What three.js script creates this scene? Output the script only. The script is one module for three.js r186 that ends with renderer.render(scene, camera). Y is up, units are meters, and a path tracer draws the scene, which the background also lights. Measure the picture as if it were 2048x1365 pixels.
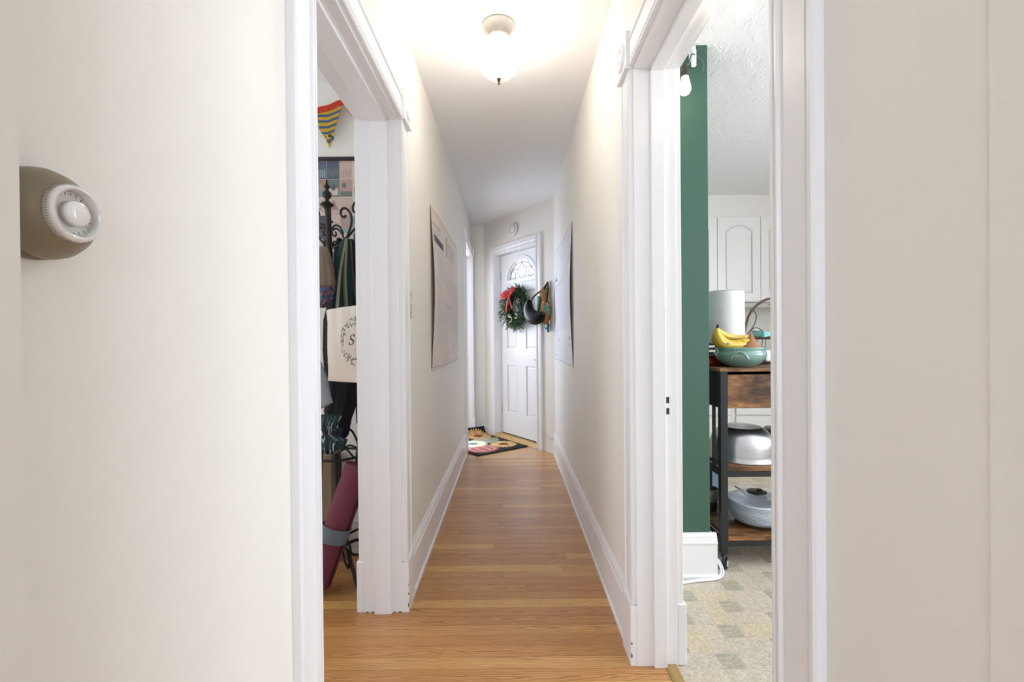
import * as THREE from 'three';
import { mergeGeometries, mergeVertices, toCreasedNormals } from 'three/addons/utils/BufferGeometryUtils.js';
import { RoundedBoxGeometry } from 'three/addons/geometries/RoundedBoxGeometry.js';
import { RectAreaLightUniformsLib } from 'three/addons/lights/RectAreaLightUniformsLib.js';

// ---------------------------------------------------------------- camera, sky, window light, exposure
const scene = new THREE.Scene();
const EYE = 1.095, F = 900;
const camera = new THREE.PerspectiveCamera(2 * Math.atan(682.5 / F) * 180 / Math.PI, 2048 / 1365, 0.02, 60);
camera.position.set(0, EYE, 0);
camera.rotation.set(-0.0061, -0.0033, -0.009, 'YXZ');
scene.add(camera);
scene.background = new THREE.Color(0xe7effc);
scene.backgroundIntensity = 4;
const renderer = new THREE.WebGLRenderer({ antialias: true });
renderer.toneMapping = THREE.LinearToneMapping;
renderer.toneMappingExposure = 1.18;
renderer.shadowMap.enabled = true;
RectAreaLightUniformsLib.init();
function windowLight(x, y, z, tx, ty, tz, w, h, intensity, color) {
  const l = new THREE.RectAreaLight(color, intensity, w, h);
  l.position.set(x, y, z); l.lookAt(tx, ty, tz); l.castShadow = true; scene.add(l);
  return l;
}
// daylight entering at the four windows (each stands in the opening of the window of the same place, built below)
windowLight(0.0, 1.5, 2.72, 0, 1.35, 0, 2.3, 1.55, 2.0, 0xdde9ff);        // room behind the photographer
windowLight(3.14, 1.5, -1.25, 0, 1.3, -1.6, 1.5, 1.25, 7.6, 0xeaf1ff);  // kitchen
windowLight(-2.54, 1.5, -1.3, 0, 1.3, -1.3, 1.0, 1.2, 2.7, 0xe8eefa);     // room with the coat rack
windowLight(-1.35, 1.5, -5.36, -1.35, 1.45, 0, 1.3, 1.3, 9.6, 0xdde9ff);     // room beyond the far opening

// ---------------------------------------------------------------- helpers
let seed = 7;
function rnd() { seed = (seed * 1664525 + 1013904223) >>> 0; return seed / 4294967296; }
function hash2(x, y, s) { let h = (x * 374761393 + y * 668265263 + s * 1442695041) | 0; h = Math.imul(h ^ (h >>> 13), 1274126177); return ((h ^ (h >>> 16)) >>> 0) / 4294967296; }
function vnoise(x, y, s, px, py) { // tiling value noise
  const xi = Math.floor(x), yi = Math.floor(y), fx = x - xi, fy = y - yi, m = (a, p) => p ? ((a % p) + p) % p : a;
  const u = fx * fx * (3 - 2 * fx), v = fy * fy * (3 - 2 * fy);
  const a = hash2(m(xi, px), m(yi, py), s), b = hash2(m(xi + 1, px), m(yi, py), s), c = hash2(m(xi, px), m(yi + 1, py), s), d = hash2(m(xi + 1, px), m(yi + 1, py), s);
  return a + (b - a) * u + (c - a) * v + (a - b - c + d) * u * v;
}
function dataTex(w, h, fn, srgb) {
  const d = new Uint8Array(w * h * 4);
  for (let j = 0; j < h; j++) for (let i = 0; i < w; i++) {
    const c = fn(i / w, j / h, i, j), k = (j * w + i) * 4;
    d[k] = Math.max(0, Math.min(255, c[0])); d[k + 1] = Math.max(0, Math.min(255, c[1])); d[k + 2] = Math.max(0, Math.min(255, c[2])); d[k + 3] = 255;
  }
  const t = new THREE.DataTexture(d, w, h, THREE.RGBAFormat);
  t.wrapS = t.wrapT = THREE.RepeatWrapping; t.magFilter = THREE.LinearFilter; t.minFilter = THREE.LinearMipmapLinearFilter; t.generateMipmaps = true;
  if (srgb) t.colorSpace = THREE.SRGBColorSpace;
  t.needsUpdate = true; return t;
}
function canvasTex(w, h, draw) {
  const c = document.createElement('canvas'); c.width = w; c.height = h;
  draw(c.getContext('2d'), w, h);
  const t = new THREE.CanvasTexture(c); t.colorSpace = THREE.SRGBColorSpace; t.magFilter = THREE.LinearFilter; return t;
}
function M(color, roughness, extra = {}) { return new THREE.MeshPhysicalMaterial({ color, roughness, side: THREE.DoubleSide, ...extra }); }
// uv in metres from the dominant direction of each face
function muv(g, scale = 1, ou = 0, ov = 0) {
  if (g.index) g = g.toNonIndexed();
  const p = g.attributes.position, n = p.count, uv = new Float32Array(n * 2);
  const a = new THREE.Vector3(), b = new THREE.Vector3(), c = new THREE.Vector3();
  for (let i = 0; i < n; i += 3) {
    a.fromBufferAttribute(p, i); b.fromBufferAttribute(p, i + 1); c.fromBufferAttribute(p, i + 2);
    const nx = Math.abs((b.y - a.y) * (c.z - a.z) - (b.z - a.z) * (c.y - a.y)), ny = Math.abs((b.z - a.z) * (c.x - a.x) - (b.x - a.x) * (c.z - a.z)), nz = Math.abs((b.x - a.x) * (c.y - a.y) - (b.y - a.y) * (c.x - a.x));
    [a, b, c].forEach((q, k) => {
      let u, v; if (nx >= ny && nx >= nz) { u = q.z; v = q.y; } else if (ny >= nz) { u = q.x; v = q.z; } else { u = q.x; v = q.y; }
      uv[(i + k) * 2] = u / scale + ou; uv[(i + k) * 2 + 1] = v / scale + ov;
    });
  }
  g.setAttribute('uv', new THREE.BufferAttribute(uv, 2)); return g;
}
function clean(g) { if (g.index) g = g.toNonIndexed(); for (const k of Object.keys(g.attributes)) if (!['position', 'normal', 'uv'].includes(k)) g.deleteAttribute(k); if (!g.attributes.uv) g = muv(g); if (!g.attributes.normal) g.computeVertexNormals(); g.morphAttributes = {}; g.clearGroups(); return g; }
function join(list) { list = [].concat(list); return list.length === 1 ? list[0] : mergeGeometries(list.map(clean), false); }
// box from x0..x1, y0..y1, and Z0..Z1 measured forward from the camera (world z = -Z)
function B(x0, x1, y0, y1, Z0, Z1) { const g = new THREE.BoxGeometry(Math.abs(x1 - x0), Math.abs(y1 - y0), Math.abs(Z1 - Z0)); g.translate((x0 + x1) / 2, (y0 + y1) / 2, -(Z0 + Z1) / 2); return muv(g); }
function box(x0, x1, y0, y1, z0, z1, r = 0) {
  const w = Math.abs(x1 - x0), h = Math.abs(y1 - y0), d = Math.abs(z1 - z0);
  const g = r ? new RoundedBoxGeometry(w, h, d, 1, Math.min(r, w * 0.45, h * 0.45, d * 0.45)) : new THREE.BoxGeometry(w, h, d);
  g.translate((x0 + x1) / 2, (y0 + y1) / 2, (z0 + z1) / 2); return muv(g);
}
function cyl(r0, r1, h, seg = 24) { return new THREE.CylinderGeometry(r0, r1, h, seg); }
function lathe(pts, seg = 40) { return new THREE.LatheGeometry(pts.map(p => new THREE.Vector2(p[0], p[1])), seg); }
function tube(pts, r, seg = 40, rs = 8, closed = false) { return new THREE.TubeGeometry(new THREE.CatmullRomCurve3(pts.map(p => p.isVector3 ? p : new THREE.Vector3(...p)), closed), seg, r, rs, closed); }
function shapeOf(pts) { const s = new THREE.Shape(); pts.forEach((p, i) => i ? s.lineTo(p[0], p[1]) : s.moveTo(p[0], p[1])); s.closePath(); return s; }
// profile [s, o] raised from y0 to y1; profile [y, o] run from s0 to s1 (s along a wall, o out of the wall)
function vExtr(pts, y0, y1) { const g = new THREE.ExtrudeGeometry(shapeOf(pts.map(p => [p[0], -p[1]])), { depth: y1 - y0, bevelEnabled: false }); g.rotateX(-Math.PI / 2); g.translate(0, y0, 0); return muv(g); }
function hExtr(pts, s0, s1) { const g = new THREE.ExtrudeGeometry(shapeOf(pts.map(p => [-p[1], p[0]])), { depth: s1 - s0, bevelEnabled: false }); g.rotateY(Math.PI / 2); g.translate(s0, 0, 0); return muv(g); }
// a pixel of the photograph at forward distance Z -> a point
function P(px, py, Z) { const dx = px - 1021, dy = py - 677; const x = dx - 0.009 * dy, y = dy + 0.009 * dx; return new THREE.Vector3(x / F * Z, EYE - y / F * Z, -Z); }

const used = {};
function numbered(n) { const k = used[n] = (used[n] ?? -1) + 1; return k ? n + '_' + String(k).padStart(3, '0') : n; }
function shade(o) { o.castShadow = true; o.receiveShadow = true; return o; }
function obj(name, geos, mat, parent) {
  const m = shade(new THREE.Mesh(join(geos), mat)); m.name = parent ? name : numbered(name);
  (parent || scene).add(m); return m;
}
function tag(o, label, category, group) { o.userData.label = label; o.userData.category = category; if (group) o.userData.group = group; return o; }
function thing(name, label, category, pos = [0, 0, 0], turn = 0, group) {
  const o = new THREE.Group(); o.name = numbered(name); scene.add(o);
  if (pos.isVector3) o.position.copy(pos); else o.position.set(...pos);
  o.rotation.y = turn; return tag(o, label, category, group);
}
function struct(name, geos, mat, label) { const m = obj(name, geos, mat); m.userData.kind = 'structure'; if (label) m.userData.label = label; return m; }
function structGroup(name, label, pos = [0, 0, 0], turn = 0) { const o = new THREE.Group(); o.name = numbered(name); scene.add(o); o.position.set(...pos); o.rotation.y = turn; o.userData.kind = 'structure'; o.userData.label = label; return o; }

// ---------------------------------------------------------------- materials
const plasterBump = dataTex(256, 256, (u, v) => { const n = 128 + 70 * (vnoise(u * 24, v * 24, 1, 24, 24) - .5) + 60 * (vnoise(u * 70, v * 70, 2, 70, 70) - .5); return [n, n, n]; });
const brushBump = dataTex(256, 256, (u, v) => { const n = 128 + 110 * (vnoise(u * 90, v * 5, 3, 90, 5) - .5) + 60 * (vnoise(u * 20, v * 14, 4, 20, 14) - .5); return [n, n, n]; });
const swirlBump = dataTex(512, 512, (u, v) => {
  const wx = vnoise(u * 8, v * 8, 5, 8, 8) * 1.6, wy = vnoise(u * 8, v * 8, 6, 8, 8) * 1.6;
  const a = vnoise(u * 60 + wx * 6, v * 16 + wy * 6, 7, 60, 16), b = vnoise(u * 120, v * 120, 8, 120, 120);
  const m = Math.max(0, vnoise(u * 12, v * 12, 9, 12, 12) - .3) * 1.4; const n = 60 + 190 * m * a + 40 * b; return [n, n, n];
});
swirlBump.repeat.set(2.2, 2.2);
const wallMat = M('#efece4', .62, { bumpMap: plasterBump, bumpScale: .0012 });
const trimMat = M('#f1f1f2', .3, { bumpMap: brushBump, bumpScale: .0006 });
const ceilMat = M('#f4f4f4', .85, { bumpMap: plasterBump, bumpScale: .0008 });
const kitchenCeilMat = M('#f4f4f3', .9, { bumpMap: swirlBump, bumpScale: .004 });
const greenMat = M('#3a5e4e', .55, { bumpMap: plasterBump, bumpScale: .0012 });
const cabinetMat = M('#f1efea', .35);
const glassMat = M('#ffffff', .02, { transmission: 1, thickness: 0, ior: 1.5 });
const ironMat = M('#2a2320', .5, { metalness: .4 });
const blackMetal = M('#2b2c30', .45, { metalness: .3 });

function oak(i) {
  const base = [[176, 129, 82], [181, 135, 87], [172, 124, 79], [185, 140, 92], [167, 119, 76], [178, 131, 84], [192, 150, 97], [174, 126, 80]][i];
  return dataTex(1024, 64, (u, v) => {
    const wob = vnoise(u * 5, v * 2, 20 + i, 5, 2) - .5, slow = vnoise(u * 2, 0, 60 + i, 2, 1), drift = .2 + .6 * vnoise(u * 2, 3, 70 + i, 2, 1);
    const d = Math.abs(v - drift), c = (i % 3 === 2 ? v * 9 : 8.5 * d ** 1.25 + slow * 7) + wob * 1.8 + (vnoise(u * 26, v * 7, 50 + i, 26, 7) - .5) * .5;
    const line = Math.pow(.5 + .5 * Math.sin(c * 6.283), 4), fine = vnoise(u * 44, v * 46, 30 + i, 44, 46) - .5, pore = vnoise(u * 150, v * 60, 40 + i, 150, 60) > .84 ? -16 : 0;
    const r = -line * (26 + 26 * vnoise(u * 9, v * 3, 90 + i, 9, 3)) + fine * 24 + pore * (.5 + line) + wob * 14 + 8;
    return [base[0] * 1.06 + r, base[1] * 1.05 + r * .92, base[2] * .97 + r * .75];
  }, true);
}
const oakMats = [...Array(8)].map((_, i) => M('#ffffff', .3, { map: oak(i), clearcoat: .35, clearcoatRoughness: .22 }));
const rusticTex = dataTex(512, 256, (u, v) => {
  const n = vnoise(u * 10, v * 30, 90, 10, 30), f = vnoise(u * 40, v * 120, 91, 40, 120), k = vnoise(u * 5, v * 6, 92, 5, 6);
  const s = 70 * (n - .5) + 46 * (f - .5) + 55 * (k - .5) + (vnoise(u * 26, v * 60, 93, 26, 60) > .8 ? 22 : 0);
  return [112 + s, 76 + s * .8, 44 + s * .55];
}, true);
const rusticMat = M('#ffffff', .5, { map: rusticTex });
function vinyl(i) {
  const base = [[206, 194, 172], [203, 192, 172], [207, 193, 164], [176, 172, 150], [182, 174, 154]][i];
  return dataTex(128, 128, (u, v) => {
    const a = vnoise(u * 62, v * 62, 100 + i, 62, 62) - .5, b = vnoise(u * 16, v * 16, 110 + i, 16, 16) - .5;
    const sw = i > 2 ? Math.sin((v * 9 + 2.4 * vnoise(u * 4, v * 4, 120 + i, 4, 4)) * 6) * 9 : 0; const s = a * 46 + b * 14 + sw;
    return [base[0] + s, base[1] + s, base[2] + s * .9];
  }, true);
}
const vinylMats = [...Array(5)].map((_, i) => M('#ffffff', .42, { map: vinyl(i) }));

// ---------------------------------------------------------------- the setting
const CEIL = 2.42, XL = -0.443, XR = 0.413, TL = 0.152, TR = 0.135;
function wallAlong(make, a, b, ops) {
  const out = []; let at = a;
  for (const [o0, o1, y0, y1] of [...ops].sort((p, q) => p[0] - q[0])) {
    if (o0 > at) out.push(make(at, o0, 0, CEIL));
    if (y0 > 0) out.push(make(o0, o1, 0, y0));
    if (y1 < CEIL) out.push(make(o0, o1, y1, CEIL));
    at = o1;
  }
  if (b > at) out.push(make(at, b, 0, CEIL));
  return out;
}
const wallZ = (x0, x1, Za, Zb, ops = []) => wallAlong((s, e, y0, y1) => B(x0, x1, y0, y1, s, e), Za, Zb, ops);
const wallX = (Z0, Z1, xa, xb, ops = []) => wallAlong((s, e, y0, y1) => B(s, e, y0, y1, Z0, Z1), xa, xb, ops);
// door openings: near and far clear edges, clear height
const D1 = { a: 1.008, b: 1.796, h: 1.97 }, D2 = { a: 4.375, b: 5.13, h: 2.02 }, DK = { a: 0.695, b: 1.488, h: 1.98 };
const J = 0.02; // jamb board
struct('wall_left', wallZ(XL - TL, XL, .385, 5.4, [[D1.a - J, D1.b + J, 0, D1.h + J], [D2.a - J, D2.b + J, 0, D2.h + J]]), wallMat, 'cream painted plaster wall with the map and two doorways');
struct('wall_right', wallZ(XR, XR + TR, .385, 4.3, [[DK.a - J, DK.b + J, 0, DK.h + J]]), wallMat, 'cream painted plaster wall with the kitchen doorway');
struct('wall_back', wallX(5.28, 5.4, XL, -.2), wallMat, 'narrow cream wall stub at the end of the hall');
struct('wall_near', [...wallX(.27, .385, -2.6, 3.3, [[-.443, .4115, 0, CEIL]]), B(-.443, -.383, 0, CEIL, .27, .354)], wallMat, 'cream wall with the opening the hall begins at');
struct('wall_behind', wallX(-2.9, -2.8, -1.9, 1.9, [[-1.2, 1.2, .7, 2.3]]), wallMat);
struct('wall_behind_left', wallZ(-1.9, -1.8, -2.8, .27), wallMat);
struct('wall_behind_right', wallZ(1.8, 1.9, -2.8, .27), wallMat);
struct('wall_kitchen_right', wallZ(3.2, 3.3, .385, 4.55, [[.5, 2.0, .87, 2.13]]), wallMat);
struct('wall_kitchen_back', wallX(4.55, 4.65, .5, 3.3), wallMat);
struct('wall_kitchen_green', B(XR + TR, .905, 0, CEIL, 2.05, 2.42), greenMat, 'dark green painted wall end beside the kitchen doorway');
struct('wall_kitchen_soffit', B(.55, 3.2, 2.213, CEIL, 4.22, 4.55), wallMat, 'cream soffit above the white wall cabinets');
struct('wall_kitchen_left', wallZ(XR + TR, .6, 2.42, 4.55), wallMat);
struct('wall_room_back', wallX(2.33, 2.45, -2.6, XL - TL), wallMat, 'cream wall behind the coat rack');
struct('wall_room_left', wallZ(-2.7, -2.6, .27, 2.45, [[.8, 1.8, .9, 2.1]]), wallMat);
struct('wall_far_room_left', wallZ(-2.5, -2.4, 2.45, 5.5), wallMat);
struct('wall_far_room_back', wallX(5.4, 5.5, -2.5, XL, [[-2.0, -.7, .85, 2.15]]), wallMat);
// ceilings; the hall one is two boards with the paper-thin seam seen across it
struct('ceiling', [B(-2.7, XR + .05, CEIL, CEIL + .08, -2.9, 2.738), B(-2.7, XR + .05, CEIL + .0012, CEIL + .08, 2.738, 2.742), B(-2.7, XR + .05, CEIL, CEIL + .08, 2.742, 5.9), B(XR, 1.9, CEIL, CEIL + .08, -2.9, .385)], ceilMat, 'white hall ceiling with a faint seam across');
struct('ceiling_kitchen', B(XR + .05, 3.3, CEIL, CEIL + .08, .385, 4.65), kitchenCeilMat, 'white brushed texture kitchen ceiling');
struct('ceiling_porch', B(XR + .05, 2.2, CEIL, CEIL + .08, 4.65, 5.9), ceilMat);

// angled end wall with the entry door
const A0 = new THREE.Vector3(-.302, 0, -5.28), AT = Math.atan2(-.828, .561), AL = 1.256;
const aw = structGroup('wall_entry', 'cream angled wall with the white entry door', [A0.x, 0, A0.z], AT);
const E = { a: .242, b: 1.003, h: 2.03 };
{
  const g = [box(-.1, E.a - J, 0, CEIL, -.13, 0), box(E.b + J, AL + .12, 0, CEIL, -.13, 0), box(E.a - J, E.b + J, E.h + J, CEIL, -.13, 0)];
  obj('plaster', g, wallMat, aw);
}

// floors: a dark sub floor, each oak strip on its own, vinyl tiles in the kitchen
const subMat = M('#3a2617', .9), groutMat = M('#ebe2cf', .6);
struct('floor_base', [B(-2.7, .505, -.1, -.012, -2.9, 5.9), B(.505, 1.9, -.1, -.012, -2.9, .385), B(.505, 3.3, -.1, -.012, 4.65, 5.9)], subMat);
const oakFloor = structGroup('floor', 'honey oak strip floor running across the hall');
function board(x0, x1, Z0, Z1, mi, parent) {
  const g = new THREE.BoxGeometry(x1 - x0 - .0009, .0115, Z1 - Z0 - .0009).toNonIndexed(); g.translate((x0 + x1) / 2, -.00575 + (rnd() - .5) * .0004, -(Z0 + Z1) / 2);
  const p = g.attributes.position, uv = g.attributes.uv, off = rnd() * 7;
  for (let i = 0; i < p.count; i++) uv.setXY(i, p.getX(i) / 1.3 + off, (-p.getZ(i) - Z0) / (Z1 - Z0));
  return g;
}
{
  const W = .0568, Z00 = 1.484, stuff = [];
  for (let k = -62; k <= 76; k++) {
    const Z0 = Z00 + k * W, Z1 = Z0 + W;
    if (Z0 < -2.9) continue;
    let cuts = [-2.6];
    let x = -2.6 + .3 + rnd() * .9; while (x < .3) { cuts.push(x); x += .55 + rnd() * .95; }
    if (k === 6) cuts = [-2.6, -1.3, .05]; if (k === 7) cuts = [-2.6, -1.0, .131]; if (k > -6 && k < 6) cuts = [-2.6, -1.5 + rnd() * .5];
    cuts.push(.505);
    const right = Z0 < .27 ? 1.85 : .505; cuts[cuts.length - 1] = right;
    for (let i = 0; i + 1 < cuts.length; i++) {
      let mi = Math.floor(rnd() * 8); if (k === 6 && i >= 1) mi = 6; if (k === 7) mi = 2; if (k === 5) mi = 4; if (k === 0) mi = 3; if (k === -1) mi = 7;
      const g = board(cuts[i], cuts[i + 1], Z0, Z1, mi);
      if (Z0 > 1.1 && cuts[i + 1] > -1.2 && !(cuts[i + 1] < XL - .2 && Z0 > 2.4)) obj('plank', g, oakMats[mi], oakFloor); else (stuff[mi] ??= []).push(g);
    }
  }
  stuff.forEach((l, i) => { const m = obj('plank_rows', l, oakMats[i], oakFloor); m.userData.kind = 'stuff'; });
}
const tileFloor = structGroup('floor_kitchen', 'beige and green vinyl tile floor of the kitchen');
obj('joint_bed', B(.53, 3.25, -.1, -.0012, .385, 4.65), groutMat, tileFloor);
{
  const U = .0765, X0 = .54, Zs = 1.545 - 15 * U, NX = 35, NZ = 54, grid = {}, stuff = [];
  const tileGeo = {};
  const get = (w, h) => tileGeo[w + 'x' + h] ??= (() => { const g = new THREE.BoxGeometry(w * U - .0034, .0012, h * U - .0034); return muv(g, .2, rnd(), rnd()); })();
  const put = (i, j, w, h) => {
    if (i < 0 || j < 0 || i + w > NX || j + h > NZ) return;
    const mi = w * h === 1 ? 3 + Math.floor(hash2(i, j, 6) * 2) : Math.floor(hash2(i, j, 7) * 3), x = X0 + (i + w / 2) * U, Z = Zs + (j + h / 2) * U;
    if (x < 1.45 && Z > 1.15 && Z < 2.5) { const t = obj('tile', get(w, h), vinylMats[mi], tileFloor); t.position.set(x, -.0006, -Z); }
    else { const g = get(w, h).clone(); g.translate(x, -.0006, -Z); (stuff[mi] ??= []).push(g); }
  };
  for (let j = -2; j < NZ; j++) for (let i = -3; i < NX; i++) { // a small square and a block of four cells, the block whole or halved
    if ((((i + 2 * j) % 5) + 5) % 5) continue;
    put(i, j, 1, 1); const r = hash2(i + 40, j + 40, 5);
    if (r < .22 && i > -1) put(i + 1, j, 2, 2); else if (r < .64) { put(i + 1, j, 2, 1); put(i + 1, j + 1, 2, 1); } else { put(i + 1, j, 1, 2); put(i + 2, j, 1, 2); }
  }
  stuff.forEach((l, i) => { const m = obj('tiles_far', l, vinylMats[i], tileFloor); m.userData.kind = 'stuff'; });
}
struct('trim_1', hExtr([[-.012, .02], [.002, .02], [.006, .012], [.006, -.016], [-.012, -.016]], -1.488, -.70), M('#a98a55', .4, { bumpMap: brushBump, bumpScale: .0003 }), 'narrow pale wooden strip where the oak floor meets the kitchen tiles').rotation.y = -Math.PI / 2;
scene.children.at(-1).position.set(.525, 0, 0);

// ---- trim around the doorways. local axes: s along the wall, y up, o out of the wall
function casingProfile(w, t) { // from the opening edge (0) outward (w)
  return [[0, 0], [0, t * .75], [.003, t], [.008, t], [.011, t * .72], [.0135, t * .72], [.016, t * 1.02], [.021, t * 1.02], [.0235, t * .7], [.028, t * .66], [.034, t * .82], [w - .02, t * .82], [w - .017, t * .66], [w - .0145, t * .66], [w - .011, t], [w - .004, t], [w, t * .8], [w, 0]];
}
function rosette(parent, s, y, w, h, t) {
  const blk = obj('corner_block', box(s - w / 2, s + w / 2, y, y + h, .0, t, .003), trimMat, parent);
  const r = Math.min(w, h) * .4, g = lathe([[0, .009], [r * .3, .007], [r * .45, .001], [r * .6, .001], [r * .72, .008], [r * .88, .008], [r, .0]], 36); g.rotateX(Math.PI / 2); g.translate(s, y + h / 2, t);
  obj('rosette', g, trimMat, blk);
  obj('bottom_lip', box(s - w / 2 - .002, s + w / 2 + .002, y - .004, y + .006, 0, t + .004, .002), trimMat, blk);
}
function doorTrim(name, label, pos, turn, s0, s1, H, T, o) {
  const g = structGroup(name, label, pos, turn), { cw = .1, ct = .021, stop, back = .022, simple } = o, rv = .006;
  const flip = pts => pts.map(([s, q]) => [-s, q]);
  const left = flip(casingProfile(cw, ct)).map(([s, q]) => [s + s0 - rv, q]).reverse(), right = casingProfile(cw, ct).map(([s, q]) => [s + s1 + rv, q]);
  const pl = simple ? 0 : .209, H2 = H + rv;
  obj('casing', vExtr(left, pl, simple ? H2 + cw : H2), trimMat, g);
  obj('casing', vExtr(right, pl, simple ? H2 + cw : H2), trimMat, g);
  obj('head_casing', hExtr(casingProfile(cw, ct).map(([s, q]) => [s + H2, q]), simple ? s0 - rv : s0 - rv - .002, simple ? s1 + rv : s1 + rv + .002), trimMat, g);
  if (!simple) {
    for (const c of [s0 - rv - cw / 2, s1 + rv + cw / 2]) {
      rosette(g, c, H2, cw + .012, .122, ct + .009);
      obj('plinth_block', vExtr([[c - cw / 2 - .004, 0], [c - cw / 2 - .004, ct + .006], [c + cw / 2 + .004, ct + .006], [c + cw / 2 + .004, 0]], 0, .2), trimMat, g);
      obj('plinth_cap', box(c - cw / 2, c + cw / 2, .2, .2105, 0, ct + .002, .004), trimMat, g);
    }
  }
  // jamb boards and stops
  obj('jamb', box(s0 - J, s0, 0, H, -T, 0), trimMat, g);
  obj('jamb', box(s1, s1 + J, 0, H, -T, 0), trimMat, g);
  obj('head_jamb', box(s0 - J, s1 + J, H, H + J, -T, 0), trimMat, g);
  if (stop) {
    obj('door_stop', box(s0, s0 + .012, 0, H, stop[0], stop[1], .002), trimMat, g);
    obj('door_stop', box(s1 - .012, s1, 0, H, stop[0], stop[1], .002), trimMat, g);
    obj('head_stop', box(s0, s1, H - .012, H, stop[0], stop[1], .002), trimMat, g);
  }
  if (back) { // casing on the room side
    obj('back_casing', box(s0 - rv - cw, s0 - rv, 0, H2 + cw, -T - back, -T, .003), trimMat, g);
    obj('back_casing', box(s1 + rv, s1 + rv + cw, 0, H2 + cw, -T - back, -T, .003), trimMat, g);
    obj('back_head_casing', box(s0 - rv, s1 + rv, H2, H2 + cw, -T - back, -T, .003), trimMat, g);
    for (const c of [s0 - rv - cw / 2, s1 + rv + cw / 2]) obj('back_plinth_block', box(c - cw / 2 - .006, c + cw / 2 + .006, 0, .205, -T - back - .008, -T, .004), trimMat, g);
  }
  return g;
}
const t1 = doorTrim('trim_2', 'white Victorian door casing with corner blocks around the coat rack room doorway', [XL, 0, 0], Math.PI / 2, D1.a, D1.b, D1.h, TL, { stop: [-.1056, -.0397] });
for (const y of [.233, 1.703]) obj('hinge_leaf', box(D1.b - .0016, D1.b, y, y + .088, -.148, -.11, .0006), trimMat, t1);
const tk = doorTrim('trim_3', 'white Victorian door casing with corner blocks around the kitchen doorway', [XR, 0, 0], -Math.PI / 2, -DK.b, -DK.a, DK.h, TR, { ct: .016, stop: [-.0965, -.0535] });
const holeMat = M('#3a3836', .7);
for (const y of [.838, .875]) obj('strike_hole', box(-DK.b - .0002, -DK.b + .0006, y, y + .021, -.111, -.101), holeMat, tk);
const chipMat = M('#4d4a48', .9), bareMat = M('#8a6a3c', .8);
{ // bits of paint knocked off the plinths
  const chip = (par, s, y, o, w, h, m) => { const sh = new THREE.Shape(); for (let i = 0; i < 7; i++) { const a = i / 7 * 6.283, r = .6 + rnd() * .5; (i ? sh.lineTo : sh.moveTo).call(sh, Math.cos(a) * w / 2 * r, Math.sin(a) * h / 2 * r); } const g = new THREE.ExtrudeGeometry(sh, { depth: .0006, bevelEnabled: false }); g.rotateY(-Math.PI / 2); g.translate(s, y, o); obj('paint_chip', muv(g), m, par); };
  const sL = D1.b + .002, sK = -DK.b - .0024;
  for (const [y, h] of [[.03, .02], [.075, .012], [.11, .008]]) chip(t1, sL - .0002, y, .025, .004, h, chipMat);
  for (let i = 0; i < 7; i++) chip(t1, D1.b - .0001, .003, -.14 + i * .022, .016, .005, chipMat);
  const ck = (y, o, w, h, m) => { const sh = new THREE.Shape(); for (let i = 0; i < 7; i++) { const a = i / 7 * 6.283, r = .6 + rnd() * .5; (i ? sh.lineTo : sh.moveTo).call(sh, Math.cos(a) * w / 2 * r, Math.sin(a) * h / 2 * r); } const g = new THREE.ExtrudeGeometry(sh, { depth: .0008, bevelEnabled: false }); g.rotateY(Math.PI / 2); g.translate(-DK.b - .0018, y, o); obj('paint_chip', muv(g), m, tk); };
  ck(.035, .019, .006, .02, chipMat); ck(.075, .019, .006, .014, chipMat);
  ck(.06, -.153, .009, .022, bareMat);
  for (let i = 0; i < 5; i++) ck(.003, -.1 - i * .014, .013, .004, chipMat);
}
doorTrim('trim_4', 'white casing around the opening at the far end of the hall', [XL, 0, 0], Math.PI / 2, D2.a, D2.b, D2.h, TL, { cw: .085, stop: [-.1, -.05] });
doorTrim('trim_5', 'white flat casing around the entry door', [A0.x, 0, A0.z], AT, E.a, E.b, E.h, .13, { cw: .085, ct: .02, simple: true, back: 0, stop: [-.13, -.122] });

// ---- baseboards
const basePts = [[0, 0], [0, .026], [.008, .0255], [.014, .023], [.018, .018], [.15, .0165], [.153, .02], [.16, .0205], [.165, .017], [.172, .0165], [.178, .014], [.186, .0135], [.192, .009], [.2, .007], [.2, 0]];
const baseThin = basePts.map(([y, o]) => [y, o * .66]);
function base(name, label, pts, s0, s1, pos, turn) { const m = struct(name, hExtr(pts, s0, s1), trimMat, label); m.position.set(...pos); m.rotation.y = turn; return m; }
base('baseboard_left', 'white moulded baseboard under the map with the dark title bar', basePts, D1.b + .116, D2.a - .097, [XL, 0, 0], Math.PI / 2);
base('baseboard_right', 'white moulded baseboard along the wall beside the kitchen doorway', baseThin, -4.235, -DK.b - .116, [XR, 0, 0], -Math.PI / 2);
base('baseboard_left_near', 'white baseboard before the coat rack room doorway', basePts, .385, D1.a - .116, [XL, 0, 0], Math.PI / 2);
base('baseboard_right_near', 'white baseboard before the kitchen doorway', baseThin, -DK.a + .116, -.385, [XR, 0, 0], -Math.PI / 2);
base('baseboard_back', 'white baseboard of the narrow end wall', basePts.map(([y, o]) => [y * .4, o * .6]), -.443, -.302, [0, 0, -5.28], 0);
base('baseboard_entry_left', 'short white baseboard between corner and entry door casing', basePts.map(([y, o]) => [y * .4, o * .6]), .012, .15, [A0.x, 0, A0.z], AT);
base('baseboard_room_back', 'white baseboard behind the coat rack', basePts, -2.6, XL - TL, [0, 0, -2.33], 0);
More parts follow.
